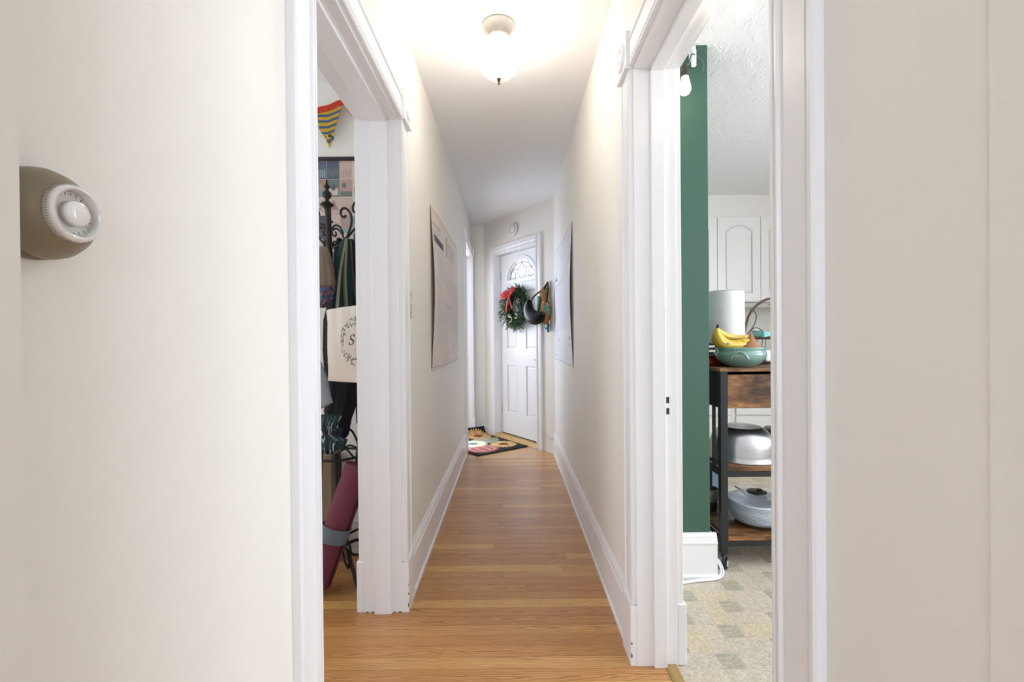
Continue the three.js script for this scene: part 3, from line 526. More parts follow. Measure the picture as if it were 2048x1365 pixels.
{ // door mat: lies flat, its far end curls up against the narrow wall
  const rug = canvasTex(512, 720, (c, w, h) => {
    const S = w / .604, X = a => a * w, Y = b => h - b * S; c.fillStyle = '#121214'; c.fillRect(0, 0, w, h);
    for (let i = 0; i < 2600; i++) { c.fillStyle = i % 2 ? 'rgba(60,60,70,.4)' : 'rgba(0,0,0,.4)'; c.fillRect(rnd() * w, rnd() * h, 3, 3); }
    const blob = (a, b, rx, ry, col, rot = 0) => { c.fillStyle = col; c.beginPath(); c.ellipse(X(a), Y(b), rx * S, ry * S, rot, 0, 7); c.fill(); };
    const flower = (a, b, r, petal, core, n = 14) => { for (let ring = 0; ring < 2; ring++) for (let i = 0; i < n; i++) { const t = (i + ring * .5) / n * 6.283; c.fillStyle = petal[(i + ring) % petal.length]; c.beginPath(); c.ellipse(X(a) + Math.cos(t) * r * S * .62, Y(b) + Math.sin(t) * r * S * .62, r * S * .4, r * S * (ring ? .085 : .11), t, 0, 7); c.fill(); } blob(a, b, r * .36, r * .36, core); blob(a, b, r * .2, r * .2, '#6e3a24'); };
    blob(.66, .47, .16, .13, '#9aa089'); for (let i = -3; i <= 3; i++) { c.strokeStyle = '#767f6a'; c.lineWidth = 4; c.beginPath(); c.ellipse(X(.66), Y(.47), Math.abs(i) * .045 * S + 2, .12 * S, 0, 0, 7); c.stroke(); }
    blob(.3, .2, .175, .15, '#b4746c'); for (let i = 0; i < 5; i++) { c.strokeStyle = i % 2 ? '#dfa49a' : '#a6483f'; c.lineWidth = 9; c.beginPath(); c.ellipse(X(.3), Y(.2), (i * .036 + .01) * S, .14 * S, 0, 0, 7); c.stroke(); }
    blob(.12, .36, .1, .07, '#c98a78', .6); blob(.85, .48, .09, .035, '#8d8a5c', -.5);
    flower(.36, .42, .15, ['#f2e6c8', '#e9dcc0'], '#e9efe6'); blob(.36, .42, .05, .05, '#7e8f92');
    flower(.76, .22, .14, ['#cdaa6c', '#bf9a5c', '#d8bd84'], '#8a4a2c'); flower(.76, .69, .15, ['#c9a066', '#b88d54'], '#8a4a2c');
  });
  const L = .86, W = .604, pos = [], uv = [], idx = [], ny = 40, nx = 16;
  const curl = b => { const q = Math.max(0, b - .7); return { d: b - q * q * 2.2, y: .006 + q * q * 3.2 }; };
  for (const th of [0, 1]) for (let j = 0; j <= ny; j++) for (let i = 0; i <= nx; i++) { const a = i / nx, c = curl(j / ny * L); pos.push(a * W, c.y + (th ? 0 : .006) + .0015 * vnoise(i * .7, j * .5, 9), -c.d); uv.push(a, j / ny); }
  const N = (nx + 1) * (ny + 1);
  for (let j = 0; j < ny; j++) for (let i = 0; i < nx; i++) { const a = j * (nx + 1) + i; idx.push(a, a + 1, a + nx + 1, a + 1, a + nx + 2, a + nx + 1, N + a, N + a + nx + 1, N + a + 1, N + a + 1, N + a + nx + 1, N + a + nx + 2); }
  const edge = (a, b) => idx.push(a, N + a, b, b, N + a, N + b);
  for (let i = 0; i < nx; i++) { edge(i, i + 1); edge(ny * (nx + 1) + i + 1, ny * (nx + 1) + i); } for (let j = 0; j < ny; j++) { edge((j + 1) * (nx + 1), j * (nx + 1)); edge(j * (nx + 1) + nx, (j + 1) * (nx + 1) + nx); }
  const g = new THREE.BufferGeometry(); g.setAttribute('position', new THREE.Float32BufferAttribute(pos, 3)); g.setAttribute('uv', new THREE.Float32BufferAttribute(uv, 2)); g.setIndex(idx); g.computeVertexNormals();
  const m = obj('door_mat', g, M('#ffffff', .95, { map: rug, bumpMap: plasterBump, bumpScale: .002 }));
  m.position.set(-.315, -.004, -4.165); m.rotation.y = Math.atan2(.6, .8); tag(m, 'black door mat with sunflowers and pumpkins, far end curled up', 'door mat');
}
{ // wire clipped along the wall foot beside the door
  const w = obj('thin_wire', tube([aPos(1.115, .2, .006), aPos(1.14, .16, .006), aPos(1.17, .14, .008), aPos(1.205, .14, .008), aPos(1.24, .15, .006)], .0035, 24, 6), M('#e5e2da', .5)); tag(w, 'thin cream wire along the foot of the entry wall', 'wire');
}

// ================================================================ the room with the coat rack
const wv = (v, c) => [v.x - c.x, v.y - c.y, v.z - c.z];
{ // framed print of small covers
  const covers = canvasTex(640, 512, (c, w, h) => {
    c.fillStyle = '#cfc8bc'; c.fillRect(0, 0, w, h); const cw = 78, ch = 91, pal = ['#565d6e', '#b3948a', '#cfc6b8', '#83989c', '#4a4c55', '#c2ad9f', '#95a9a8', '#6c786f', '#a3827a', '#c0c4c3', '#5a6478', '#cdbcab'];
    for (let j = 0; j < 6; j++) for (let i = 0; i < 9; i++) {
      const x = i * cw + 1, y = j * ch + 1, k = Math.floor(rnd() * 12), a = pal[k], b = pal[(k + 3 + Math.floor(rnd() * 6)) % 12];
      c.fillStyle = a; c.fillRect(x, y, cw - 2, ch - 2); c.fillStyle = b; c.strokeStyle = b; const t = Math.floor(rnd() * 6);
      if (t === 0) { c.beginPath(); c.moveTo(x + cw / 2, y + 10); c.lineTo(x + cw - 10, y + 62); c.lineTo(x + 10, y + 62); c.fill(); }
      if (t === 1) { for (let q = 0; q < 16; q++) { c.lineWidth = 1 + rnd() * 4; c.beginPath(); c.moveTo(x + 6 + rnd() * 66, y + 6 + rnd() * 78); c.lineTo(x + 6 + rnd() * 66, y + 6 + rnd() * 78); c.stroke(); } }
      if (t === 2) { c.beginPath(); c.arc(x + 20 + rnd() * 40, y + 30, 14, 0, 7); c.fill(); c.fillRect(x + 2, y + 60, cw - 6, 26); }
      if (t === 3) { for (let q = 0; q < 5; q++) c.fillRect(x + 8 + q * 13, y + 30 + rnd() * 20, 8, 40); }
      if (t === 4) { c.fillRect(x + 10, y + 44, cw - 22, 36); c.fillStyle = pal[(k + 5) % 12]; c.beginPath(); c.arc(x + 38, y + 40, 16, 0, 7); c.fill(); }
      if (t === 5) { for (let q = 0; q < 30; q++) c.fillRect(x + 4 + rnd() * 68, y + 40 + rnd() * 44, 4, 3); }
    }
  });
  const c = P(658, 318, 2.33), f = thing('framed_print', 'black framed print of small illustrated covers behind the coat rack', 'picture', [-.93, c.y - .56, -2.33]);
  obj('print', box(-.27, .27, .018, .542, .002, .008), M('#ffffff', .5, { map: covers }), f); { const g = f.children[0].geometry, p = g.attributes.position, u = g.attributes.uv; for (let i = 0; i < p.count; i++) u.setXY(i, (p.getX(i) + .27) / .54, (p.getY(i) - .018) / .524); }
  const fm = M('#1c1a19', .5); for (const [a, b, y0, y1] of [[-.29, .29, .542, .56], [-.29, .29, 0, .018], [-.29, -.27, .018, .542], [.27, .29, .018, .542]]) obj('frame_bar', box(a, b, y0, y1, 0, .02, .002), fm, f);
}
{ // bunting along the wall
  const b = thing('bunting', 'striped fabric pennant bunting hanging above the framed print', 'bunting', [0, 0, 0]);
  const Z = 2.3, stripes = canvasTex(256, 256, (c, w, h) => { c.fillStyle = '#c8a024'; c.fillRect(0, 0, w, h); c.strokeStyle = '#3d5d86'; c.lineWidth = 15; for (let i = 0; i < 5; i++) { const y = 12 + i * 36; c.beginPath(); c.moveTo(0, y + 8); c.lineTo(w * .45, y + 8); c.lineTo(w, y - 26); c.stroke(); } c.fillStyle = '#2f4a5e'; for (let i = 0; i < 26; i++) { c.beginPath(); c.arc(70 + rnd() * 110, 180 + rnd() * 50, 4 + rnd() * 9, 0, 7); c.fill(); } });
  const second = canvasTex(64, 64, (c, w, h) => { c.fillStyle = '#7d8073'; c.fillRect(0, 0, w, h); c.fillStyle = '#c2702c'; c.fillRect(0, 0, w, h * .45); });
  const strip = (pts, h, z) => { const pos = [], idx = [], uv = [], n = 24, cu = new THREE.CatmullRomCurve3(pts.map(p => P(p[0], p[1], Z))); for (let i = 0; i <= n; i++) { const p = cu.getPoint(i / n); const hh = typeof h === 'function' ? h(i / n) : h; for (const q of [[0, 0], [hh, 0], [hh, .003], [0, .003]]) { pos.push(p.x, p.y - q[0], p.z + z + q[1]); uv.push(i / n, q[0] ? 0 : 1); } } for (let i = 0; i < n; i++) for (let k = 0; k < 4; k++) { const a = i * 4 + k, d = i * 4 + (k + 1) % 4; idx.push(a, d, a + 4, d, d + 4, a + 4); } const g = new THREE.BufferGeometry(); g.setAttribute('position', new THREE.Float32BufferAttribute(pos, 3)); g.setAttribute('uv', new THREE.Float32BufferAttribute(uv, 2)); g.setIndex(idx); g.computeVertexNormals(); return g; };
  obj('ribbon', strip([[600, 232], [642, 217], [660, 213], [680, 204], [695, 203], [706, 218], [720, 250]], .03, .004), M('#c23420', .7), b).userData.label = 'red ribbon';
  const flag = (pts, mat, z) => { const v = pts.map(p => P(p[0], p[1], Z)), sh = shapeOf(v.map(q => [q.x, q.y])); const g = new THREE.ExtrudeGeometry(sh, { depth: .003, bevelEnabled: false }).toNonIndexed(); const p = g.attributes.position, u = g.attributes.uv; const x0 = Math.min(...v.map(q => q.x)), x1 = Math.max(...v.map(q => q.x)), y0 = Math.min(...v.map(q => q.y)), y1 = Math.max(...v.map(q => q.y)); for (let i = 0; i < p.count; i++) { u.setXY(i, (p.getX(i) - x0) / (x1 - x0), (p.getY(i) - y0) / (y1 - y0)); const yy = (p.getY(i) - y0) / (y1 - y0); p.setZ(i, p.getZ(i) - Z + z + .012 * (1 - yy)); } g.computeVertexNormals(); obj('pennant', g, mat, b); };
  flag([[636, 225], [660, 221], [686, 216], [680, 232], [672, 262], [671, 280], [662.5, 300], [655, 281], [648, 272], [641, 262]], M('#ffffff', .75, { map: stripes }), .0);
  flag([[690, 214], [700, 214], [708, 226], [708, 239], [700, 229]], M('#ffffff', .75, { map: second }), .0);
}
const RZ = 2.1;
{ // wrought iron coat rack
  const top = P(655, 359, RZ), bot = P(682, 1095, RZ), c = new THREE.Vector3(bot.x, 0, bot.z);
  const r = thing('coat_rack', 'dark wrought iron coat rack with scroll hooks', 'coat rack', c);
  const q = v => new THREE.Vector3(...wv(v, c));
  const fin = lathe([[0, 0], [.002, -.003], [.006, -.022], [.008, -.028], [.016, -.036], [.008, -.046], [.006, -.052], [.02, -.066], [.021, -.075], [.016, -.088], [.008, -.096], [.008, -.102], [.03, -.118], [.03, -.122], [.018, -.13], [.014, -.14]], 24); fin.translate(...wv(top, c)); obj('finial', fin, ironMat, r);
  const pt = q(P(657, 417, RZ)); obj('pole', tube([pt, q(P(664, 640, RZ)), q(P(673, 900, RZ)), q(bot)], .0135, 30, 14), ironMat, r);
  const Q = (x, y, z = RZ) => q(P(640 + x / 8.53, 340 + y / 8.53, z));
  const hook = (pts, rad = .0055) => obj('hook', tube(pts.map(p => Q(p[0], p[1], p[2])), rad, 60, 8), ironMat, r);
  hook([[215, 1330, 2.09], [330, 1290, 2.06], [440, 1200, 2.04], [510, 1040, 2.03], [548, 880, 2.03], [530, 760, 2.03], [470, 675, 2.03], [405, 662, 2.03], [363, 715, 2.03], [385, 800, 2.03], [440, 810, 2.03], [445, 775, 2.03]]);
  hook([[215, 1300, 2.11], [420, 1210, 2.16], [560, 1060, 2.18], [690, 900, 2.19], [720, 720, 2.19], [690, 560, 2.19], [610, 560, 2.19], [565, 660, 2.19], [600, 735, 2.19], [650, 710, 2.19]]);
  hook([[130, 1300, 2.11], [20, 1200, 2.14], [-60, 1050, 2.15], [-110, 850, 2.15], [-90, 720, 2.15], [-30, 700, 2.15], [0, 780, 2.15]]);
  hook([[150, 1300, 2.12], [130, 1150, 2.2], [120, 1000, 2.24], [160, 880, 2.25], [230, 900, 2.25]]);
  const scroll = (pts) => obj('scroll', tube(pts.map(p => Q(p[0], p[1], p[2] ?? 2.095)), .0045, 40, 7), ironMat, r);
  scroll([[405, 1170], [390, 1060], [330, 965], [260, 955], [215, 1020], [220, 1100], [265, 1140], [285, 1100], [268, 1060]]);
  scroll([[385, 1110], [340, 1040], [280, 1005], [230, 1030]]);
  scroll([[20, 930], [90, 950], [130, 1010], [128, 1080], [95, 1125], [65, 1085], [75, 1045]]);
  scroll([[10, 995], [60, 990], [110, 1020]]);
  scroll([[215, 1350], [225, 1260], [265, 1225], [295, 1270], [275, 1310], [250, 1290]]);
  scroll([[140, 1350], [125, 1260], [90, 1220], [65, 1250], [90, 1300], [115, 1290]]);
  // umbrella ring with hoops
  const ringC = q(P(677, 905, RZ)); { const g = new THREE.TorusGeometry(.115, .006, 8, 48); g.rotateX(Math.PI / 2); g.translate(ringC.x, ringC.y - .01, ringC.z); obj('umbrella_ring', g, ironMat, r); }
  for (let i = 0; i < 4; i++) { const a = i * Math.PI / 2 + .6, x = Math.cos(a) * .115, z = Math.sin(a) * .115; obj('ring_arm', tube([[ringC.x, ringC.y + .0, ringC.z], [ringC.x + x * .5, ringC.y + .02, ringC.z + z * .5], [ringC.x + x, ringC.y - .01, ringC.z + z]], .0045, 12, 6), ironMat, r); }
  for (let i = 0; i < 4; i++) { const a = i * Math.PI / 2 + .05, s = t => [ringC.x + Math.cos(a + t) * .118, 0, ringC.z + Math.sin(a + t) * .118]; const p = s(-.42), e = s(.42), m = s(0); obj('hoop', tube([[p[0], ringC.y - .13, p[2]], [p[0], ringC.y + .02, p[2]], [m[0], ringC.y + .085, m[2]], [e[0], ringC.y + .02, e[2]], [e[0], ringC.y - .13, e[2]]], .0055, 40, 8), ironMat, r); }
  // feet
  const hub = lathe([[0, .06], [.02, .055], [.024, .03], [.02, 0], [0, -.01]], 20); hub.translate(0, bot.y, 0); obj('hub', hub, ironMat, r);
  for (let i = 0; i < 4; i++) {
    const a = i * Math.PI / 2 + .9, X = Math.cos(a), Zd = Math.sin(a), y = bot.y;
    const leg = obj('leg', tube([[0, y, 0], [X * .08, y + .01, Zd * .08], [X * .15, y - .04, Zd * .15], [X * .2, .035, Zd * .2], [X * .235, .008, Zd * .235]], .008, 30, 8), ironMat, r);
    obj('leg_scroll', tube([[X * .03, y + .05, Zd * .03], [X * .085, y + .06, Zd * .085], [X * .125, y + .035, Zd * .125], [X * .125, y, Zd * .125], [X * .1, y - .005, Zd * .1], [X * .095, y + .02, Zd * .095]], .0055, 30, 7), ironMat, leg);
    obj('leg_curl', tube([[X * .02, y - .01, Zd * .02], [X * .06, y - .055, Zd * .06], [X * .1, y - .06, Zd * .1], [X * .11, y - .025, Zd * .11], [X * .09, y - .02, Zd * .09]], .0055, 24, 7), ironMat, leg);
  }
}
// garments given as rows [py, px left, px right] at a distance, closed volumes of cloth
function garment(name, label, category, Z, rows, depth, mat, folds, amp, sd) {
  const mid = rows.map(([py, l, r]) => ({ c: P((l + r) / 2, py, Z), w: (r - l) / 2 / F * Z }));
  const o = mid.at(-1).c, lv = mid.map((m, i) => [m.c.y - o.y, m.c.x - o.x, 0, m.w, depth * (rows[i][3] ?? 1)]);
  const m = obj(name, drape(lv, folds, amp, sd, 56), mat); m.position.copy(o); return tag(m, label, category);
}
const blackCloth = M('#0b0c10', .9), navyCloth = M('#10162c', .9);
garment('black_coat', 'long black coat hanging behind the cream tote bag', 'coat', 2.115, [[478, 676, 684, .4], [500, 672, 690], [560, 668, 706], [640, 650, 724], [700, 650, 724], [790, 656, 716], [822, 650, 708], [845, 655, 700], [856, 660, 698, .3]], .045, blackCloth, 6, .07, 2);
garment('navy_jacket', 'navy jacket hanging at the right of the coat rack', 'jacket', 2.2, [[480, 698, 708, .4], [520, 695, 722], [620, 700, 745], [780, 712, 755], [846, 716, 756], [850, 722, 752, .3]], .04, navyCloth, 5, .08, 4);
garment('navy_trousers', 'dark navy garment below the black coat', 'garment', 2.21, [[770, 676, 704, .8], [840, 680, 702], [870, 676, 696], [876, 680, 692, .3]], .026, navyCloth, 4, .06, 7);
garment('teal_scarf', 'dark teal green striped scarf hung under the khaki straps', 'scarf', 2.03, [[476, 691, 697, .5], [487, 682, 700], [510, 674, 703], [560, 673, 704], [621, 672, 704], [630, 676, 700, .3]], .022, M('#123b3c', .85, { bumpMap: brushBump, bumpScale: .002 }), 7, .1, 3);
{ // taupe satin hood with flowered lining
  const flowers = canvasTex(256, 256, (c, w, h) => { c.fillStyle = '#35435f'; c.fillRect(0, 0, w, h); for (let i = 0; i < 240; i++) { c.fillStyle = ['#84525c', '#345a86', '#a08078', '#58707f', '#2b3c5c', '#8e4a4c'][i % 6]; c.beginPath(); c.ellipse(rnd() * w, rnd() * h, 5 + rnd() * 13, 5 + rnd() * 11, rnd() * 3, 0, 7); c.fill(); } });
  const Z = 2.0, o = P(656, 614, Z), t = thing('hooded_bag', 'taupe satin bag with a flowered lining hanging from the coat rack', 'bag', o);
  const lv = rows => rows.map(([py, l, r, d = 1]) => { const m = P((l + r) / 2, py, Z); return [m.y - o.y, m.x - o.x, 0, (r - l) / 2 / F * Z, .04 * d]; });
  obj('satin_shell', drape(lv([[494, 640, 656, .3], [508, 636, 660, .8], [540, 632, 669], [562, 632, 672], [572, 632, 671], [578, 638, 662, .8], [584, 646, 654, .4]]), 5, .09, 6, 56), M('#7d6c5c', .38, { sheen: .6, clearcoat: .15 }), t);
  obj('flowered_lining', drape(lv([[566, 634, 670, .85], [580, 634, 671, .85], [596, 632, 667, .8], [608, 634, 660, .7], [616, 640, 652, .3]]), 4, .06, 2, 48), M('#ffffff', .8, { map: flowers }), t);
}
{ // cream tote with printed wreath
  const print = canvasTex(512, 640, (c, w, h) => {
    c.fillStyle = '#d9cfc0'; c.fillRect(0, 0, w, h); c.strokeStyle = '#3b4a40'; c.fillStyle = '#66746a'; const cx = 505, cy = 290, R = 170; c.lineWidth = 4;
    for (let s = 0; s < 9; s++) { const a0 = s * .7; c.beginPath(); for (let k = 0; k <= 8; k++) { const a = a0 + k * .08, r = R + 18 * Math.sin(k * .7 + s); c[k ? 'lineTo' : 'moveTo'](cx + Math.cos(a) * r, cy + Math.sin(a) * r); } c.stroke(); for (let k = 0; k < 16; k++) { const a = a0 + rnd() * .7, r = R + (rnd() - .5) * 74; c.beginPath(); c.ellipse(cx + Math.cos(a) * r, cy + Math.sin(a) * r, 11, 5, rnd() * 6, 0, 7); c.fill(); } }
    c.fillStyle = '#2c322e'; c.font = 'italic 120px serif'; c.textAlign = 'left'; c.fillText('S', 415, 325);
    c.fillStyle = '#66746a'; for (let k = 0; k < 60; k++) { c.beginPath(); c.ellipse(18 + rnd() * 34 - 10, 180 + rnd() * 320, 8, 4, rnd() * 6, 0, 7); c.fill(); }
  });
  const Z = 1.955, bl = P(655, 762, Z), tl = P(654, 621, Z), h = tl.y - bl.y, W = .21;
  const t = thing('tote_bag', 'cream canvas tote bag with a printed leaf wreath', 'tote bag', bl, -.55);
  const pos = [], uv = [], idx = [], n = 20, m = 24; // two faces, joined at the sides and foot
  for (const f of [1, -1]) for (let j = 0; j <= m; j++) for (let i = 0; i <= n; i++) { const u = i / n, v = j / m, bul = Math.sin(Math.PI * u) ** .5 * (.028 * Math.sin(Math.PI * Math.min(1, v * .8 + .1)) + .006), fold = .004 * Math.sin(u * 17 + v * 4) * v; const sag = (1 - v) ** 6; pos.push(u * W + (1 - v) * .004 + .01 * Math.sin(v * 3.1) * (u < .5 ? 1 : -1) * (1 - Math.sin(Math.PI * u)), v * h - .01 * Math.sin(Math.PI * u) * (1 - v) * 0 + .012 * v * u, f * (bul * (1 - sag * .8)) + fold * f); uv.push(u, v); }
  const N = (n + 1) * (m + 1); for (let j = 0; j < m; j++) for (let i = 0; i < n; i++) { const a = j * (n + 1) + i; idx.push(a, a + 1, a + n + 1, a + 1, a + n + 2, a + n + 1); const b = a + N; idx.push(b, b + n + 1, b + 1, b + 1, b + n + 1, b + n + 2); }
  for (let j = 0; j < m; j++) for (const i of [0, n]) { const a = j * (n + 1) + i, b = a + n + 1; idx.push(a, b, a + N, b, b + N, a + N); } for (let i = 0; i < n; i++) idx.push(i, i + N, i + 1, i + 1, i + N, i + 1 + N);
  const g = new THREE.BufferGeometry(); g.setAttribute('position', new THREE.Float32BufferAttribute(pos, 3)); g.setAttribute('uv', new THREE.Float32BufferAttribute(uv, 2)); g.setIndex(idx); g.computeVertexNormals();
  obj('body', g, M('#ffffff', .9, { map: print }), t);
  const khaki = M('#6d6a52', .85), loc = v => t.worldToLocal(v.clone()); t.updateMatrixWorld(true);
  const strap = (a, b, hw) => { const p = loc(P(a[0], a[1], a[2])), q = loc(P(b[0], b[1], b[2])); const cu = new THREE.CatmullRomCurve3([p, p.clone().lerp(q, .5).add(new THREE.Vector3(0, 0, .008)), q]); const ps = [], id = [], u2 = [], k = 16; for (let i = 0; i <= k; i++) { const c = cu.getPoint(i / k), w = hw * (.55 + .45 * i / k); for (const [dx, dz] of [[-w, -.0015], [w, -.0015], [w, .0015], [-w, .0015]]) { ps.push(c.x + dx, c.y, c.z + dz); u2.push(dx > 0 ? 1 : 0, i / k); } } for (let i = 0; i < k; i++) for (let e = 0; e < 4; e++) { const x = i * 4 + e, y = i * 4 + (e + 1) % 4; id.push(x, y, x + 4, y, y + 4, x + 4); } const gg = new THREE.BufferGeometry(); gg.setAttribute('position', new THREE.Float32BufferAttribute(ps, 3)); gg.setAttribute('uv', new THREE.Float32BufferAttribute(u2, 2)); gg.setIndex(id); gg.computeVertexNormals(); return gg; };
  obj('handle', [strap([693, 478, 2.0], [675, 622, 1.975], .011), strap([694, 478, 1.995], [693, 622, 1.985], .0135)], khaki, t).userData.label = 'long khaki fabric straps';
  obj('handle', [strap([702, 482, 2.02], [716, 623, 2.03], .012)], M('#4a4738', .85), t);
}
garment('pale_blue_cloth', 'pale grey blue cloth corner hanging left of the coat rack', 'cloth', 1.97, [[722, 630, 642, .5], [760, 628, 656], [795, 630, 663], [806, 632, 666], [812, 634, 654], [820, 634, 640, .4]], .02, M('#99a0a8', .8), 4, .05, 5);
{ // patterned umbrella folded into the ring
  const um = canvasTex(256, 256, (c, w, h) => { c.fillStyle = '#0c2830'; c.fillRect(0, 0, w, h); for (let i = 0; i < 60; i++) { c.strokeStyle = ['#a9c4c6', '#1d5560', '#6f9ba0', '#08161c', '#c9d6d6'][i % 5]; c.lineWidth = 2 + rnd() * 7; const x = rnd() * w, y = rnd() * h; c.beginPath(); c.moveTo(x, y); c.quadraticCurveTo(x + 20 * (rnd() - .5), y + 40, x + 40 * (rnd() - .5), y + 60); c.stroke(); } });
  const Z = 1.985, o = P(664, 908, Z), t = thing('patterned_scarf', 'teal black and white patterned scarf gathered above the umbrella ring', 'scarf', o);
  const lv = [[830, 640, 684, .6], [850, 640, 676], [868, 648, 668, .7], [880, 642, 690], [898, 644, 686], [908, 650, 672, .5]].map(([py, l, r, d = 1]) => { const m = P((l + r) / 2, py, Z); return [m.y - o.y, m.x - o.x, 0, (r - l) / 2 / F * Z, .03 * d]; });
  obj('fabric', drape(lv, 9, .14, 3, 64), M('#ffffff', .6, { map: um }), t);
}
{ // paper bag behind the pole
  const c = P(655, 975, 2.23), p = thing('paper_bag', 'brown paper bag standing behind the coat rack', 'paper bag', [c.x, 0, -2.265]);
  const H = P(655, 912, 2.2).y, kraft = M('#8d7a63', .85, { bumpMap: plasterBump, bumpScale: .003 });
  const s = [[-.07, -.06], [.028, -.06], [.035, .05], [-.07, .05]]; const g = new THREE.ExtrudeGeometry(shapeOf(s), { depth: H, bevelEnabled: false }); g.rotateX(-Math.PI / 2); obj('body', muv(g), kraft, p);
  obj('fold', box(-.07, .03, H * .62, H * .625, .055, .062), kraft, p);
}
{ // rolled exercise mat leaning on the rack
  const top = P(716, 931, 2.0), bot = P(632, 1172, 1.93), len = top.distanceTo(bot), R = .06;
  const mt = thing('yoga_mat', 'rolled maroon exercise mat with a grey blue band', 'exercise mat', bot);
  const q = new THREE.Quaternion().setFromUnitVectors(new THREE.Vector3(0, 1, 0), top.clone().sub(bot).normalize()); mt.quaternion.copy(q);
  const rib = dataTex(64, 64, (u, v) => { const n = 128 + 90 * Math.sin(v * 6.283 * 8) * Math.sin(u * 6.283 * 4); return [n, n, n]; }); rib.repeat.set(14, 16);
  const sp = []; for (let i = 0; i <= 220; i++) { const t = i / 220 * 4.3 * 6.283, r = R - .0026 * 4.3 * 0 - (i / 220) * .046; sp.push([Math.cos(t) * r, Math.sin(t) * r]); }
  const inner = sp.map(([x, y]) => { const r = Math.hypot(x, y); return [x * (r - .0075) / r, y * (r - .0075) / r]; });
  const sh = shapeOf([...sp, ...inner.reverse()]); const g = new THREE.ExtrudeGeometry(sh, { depth: len, bevelEnabled: false, curveSegments: 1 }); g.rotateX(-Math.PI / 2);
  obj('roll', muv(g, .3), M('#7c3a4a', .7, { bumpMap: rib, bumpScale: .002 }), mt);
  const bd = lathe([[R + .0005, 0], [R + .003, 0], [R + .003, .062], [R + .0005, .062], [R + .0005, 0]], 48); bd.translate(0, len * .37, 0); obj('band', bd, M('#66707c', .6), mt);
}

// ================================================================ the kitchen
{ // wall cabinets
  const unit = (x0, x1, label) => {
    const y0 = 1.414, y1 = 2.21, w = x1 - x0, u = thing('wall_cabinet', label, 'cabinet', [(x0 + x1) / 2, y0, -4.22]);
    obj('body', box(-w / 2 + .001, w / 2 - .001, 0, y1 - y0, -.325, 0), cabinetMat, u);
    const a = -w / 2 + .004, b = w / 2 - .004, h = y1 - y0;
    const st = shapeOf([[a, .012], [b, .012], [b, h - .004], [a, h - .004]]), hole = (m, top) => { const p = new THREE.Path(); p.moveTo(a + m, .012 + m); p.lineTo(a + m, h - top - .05); p.quadraticCurveTo(a + m, h - top - .045, a + m + .012, h - top - .045); p.quadraticCurveTo(0, h - top + .045, b - m - .012, h - top - .045); p.quadraticCurveTo(b - m, h - top - .045, b - m, h - top - .05); p.lineTo(b - m, .012 + m); p.closePath(); return p; };
    st.holes.push(hole(.072, .075));
    const g = new THREE.ExtrudeGeometry(st, { depth: .017, bevelEnabled: true, bevelThickness: .002, bevelSize: .002, bevelSegments: 2, curveSegments: 16 }); g.translate(0, 0, .003);
    const d = obj('door', [muv(g), box(a + .05, b - .05, .05, h - .05, .002, .008)], cabinetMat, u);
    const ps = new THREE.Shape(hole(.092, .095).getPoints(16)); const pg = new THREE.ExtrudeGeometry(ps, { depth: .003, bevelEnabled: true, bevelThickness: .007, bevelSize: .012, bevelSegments: 2 }); pg.translate(0, 0, .009); obj('raised_panel', muv(pg), cabinetMat, d);
  };
  unit(1.532, 1.938, 'white arched panel wall cabinet next to the green wall end');
  unit(1.938, 2.344, 'white arched panel wall cabinet above the paper towel roll');
  unit(2.344, 2.75, 'white arched panel wall cabinet above the twig basket handle');
  const bar = thing('under_cabinet_lamp', 'slim grey light bar under the white wall cabinets', 'lamp', [2.14, 1.375, -4.30]);
  obj('housing', box(-.5, .6, 0, .038, -.04, .05, .004), M('#c9c7c2', .4), bar); obj('lens', box(-.45, .55, -.006, .002, -.03, .04), M('#dedcd6', .3), bar);
  for (const x of [.31, .34]) obj('switch', box(x, x + .012, .012, .026, .05, .053), M('#77736d', .5), bar);
}
{ // base cabinets and worktop
  const mk = (x0, x1, label) => {
    const u = thing('base_cabinet', label, 'cabinet', [(x0 + x1) / 2, 0, -3.95]), w = x1 - x0;
    obj('body', box(-w / 2, w / 2, .1, .88, -.59, 0), cabinetMat, u); obj('plinth', box(-w / 2, w / 2, 0, .1, -.59, -.06), cabinetMat, u);
    obj('door', box(-w / 2 + .03, w / 2 - .012, .115, .392, .001, .02, .004), cabinetMat, u); obj('drawer', box(-w / 2 + .03, w / 2 - .012, .404, .62, .001, .02, .004), cabinetMat, u); obj('drawer', box(-w / 2 + .03, w / 2 - .012, .632, .865, .001, .02, .004), cabinetMat, u);
  };
  mk(1.2, 1.94, 'white base cabinet behind the trolley leg'); mk(1.942, 2.6, 'white base cabinet behind the green pot'); mk(2.602, 3.19, 'white base cabinet in the kitchen corner');
  tag(obj('worktop', box(1.18, 3.19, .88, .92, -4.545, -3.92, .004), M('#d8d4cc', .35)), 'pale kitchen worktop on the white base cabinets', 'worktop');
}
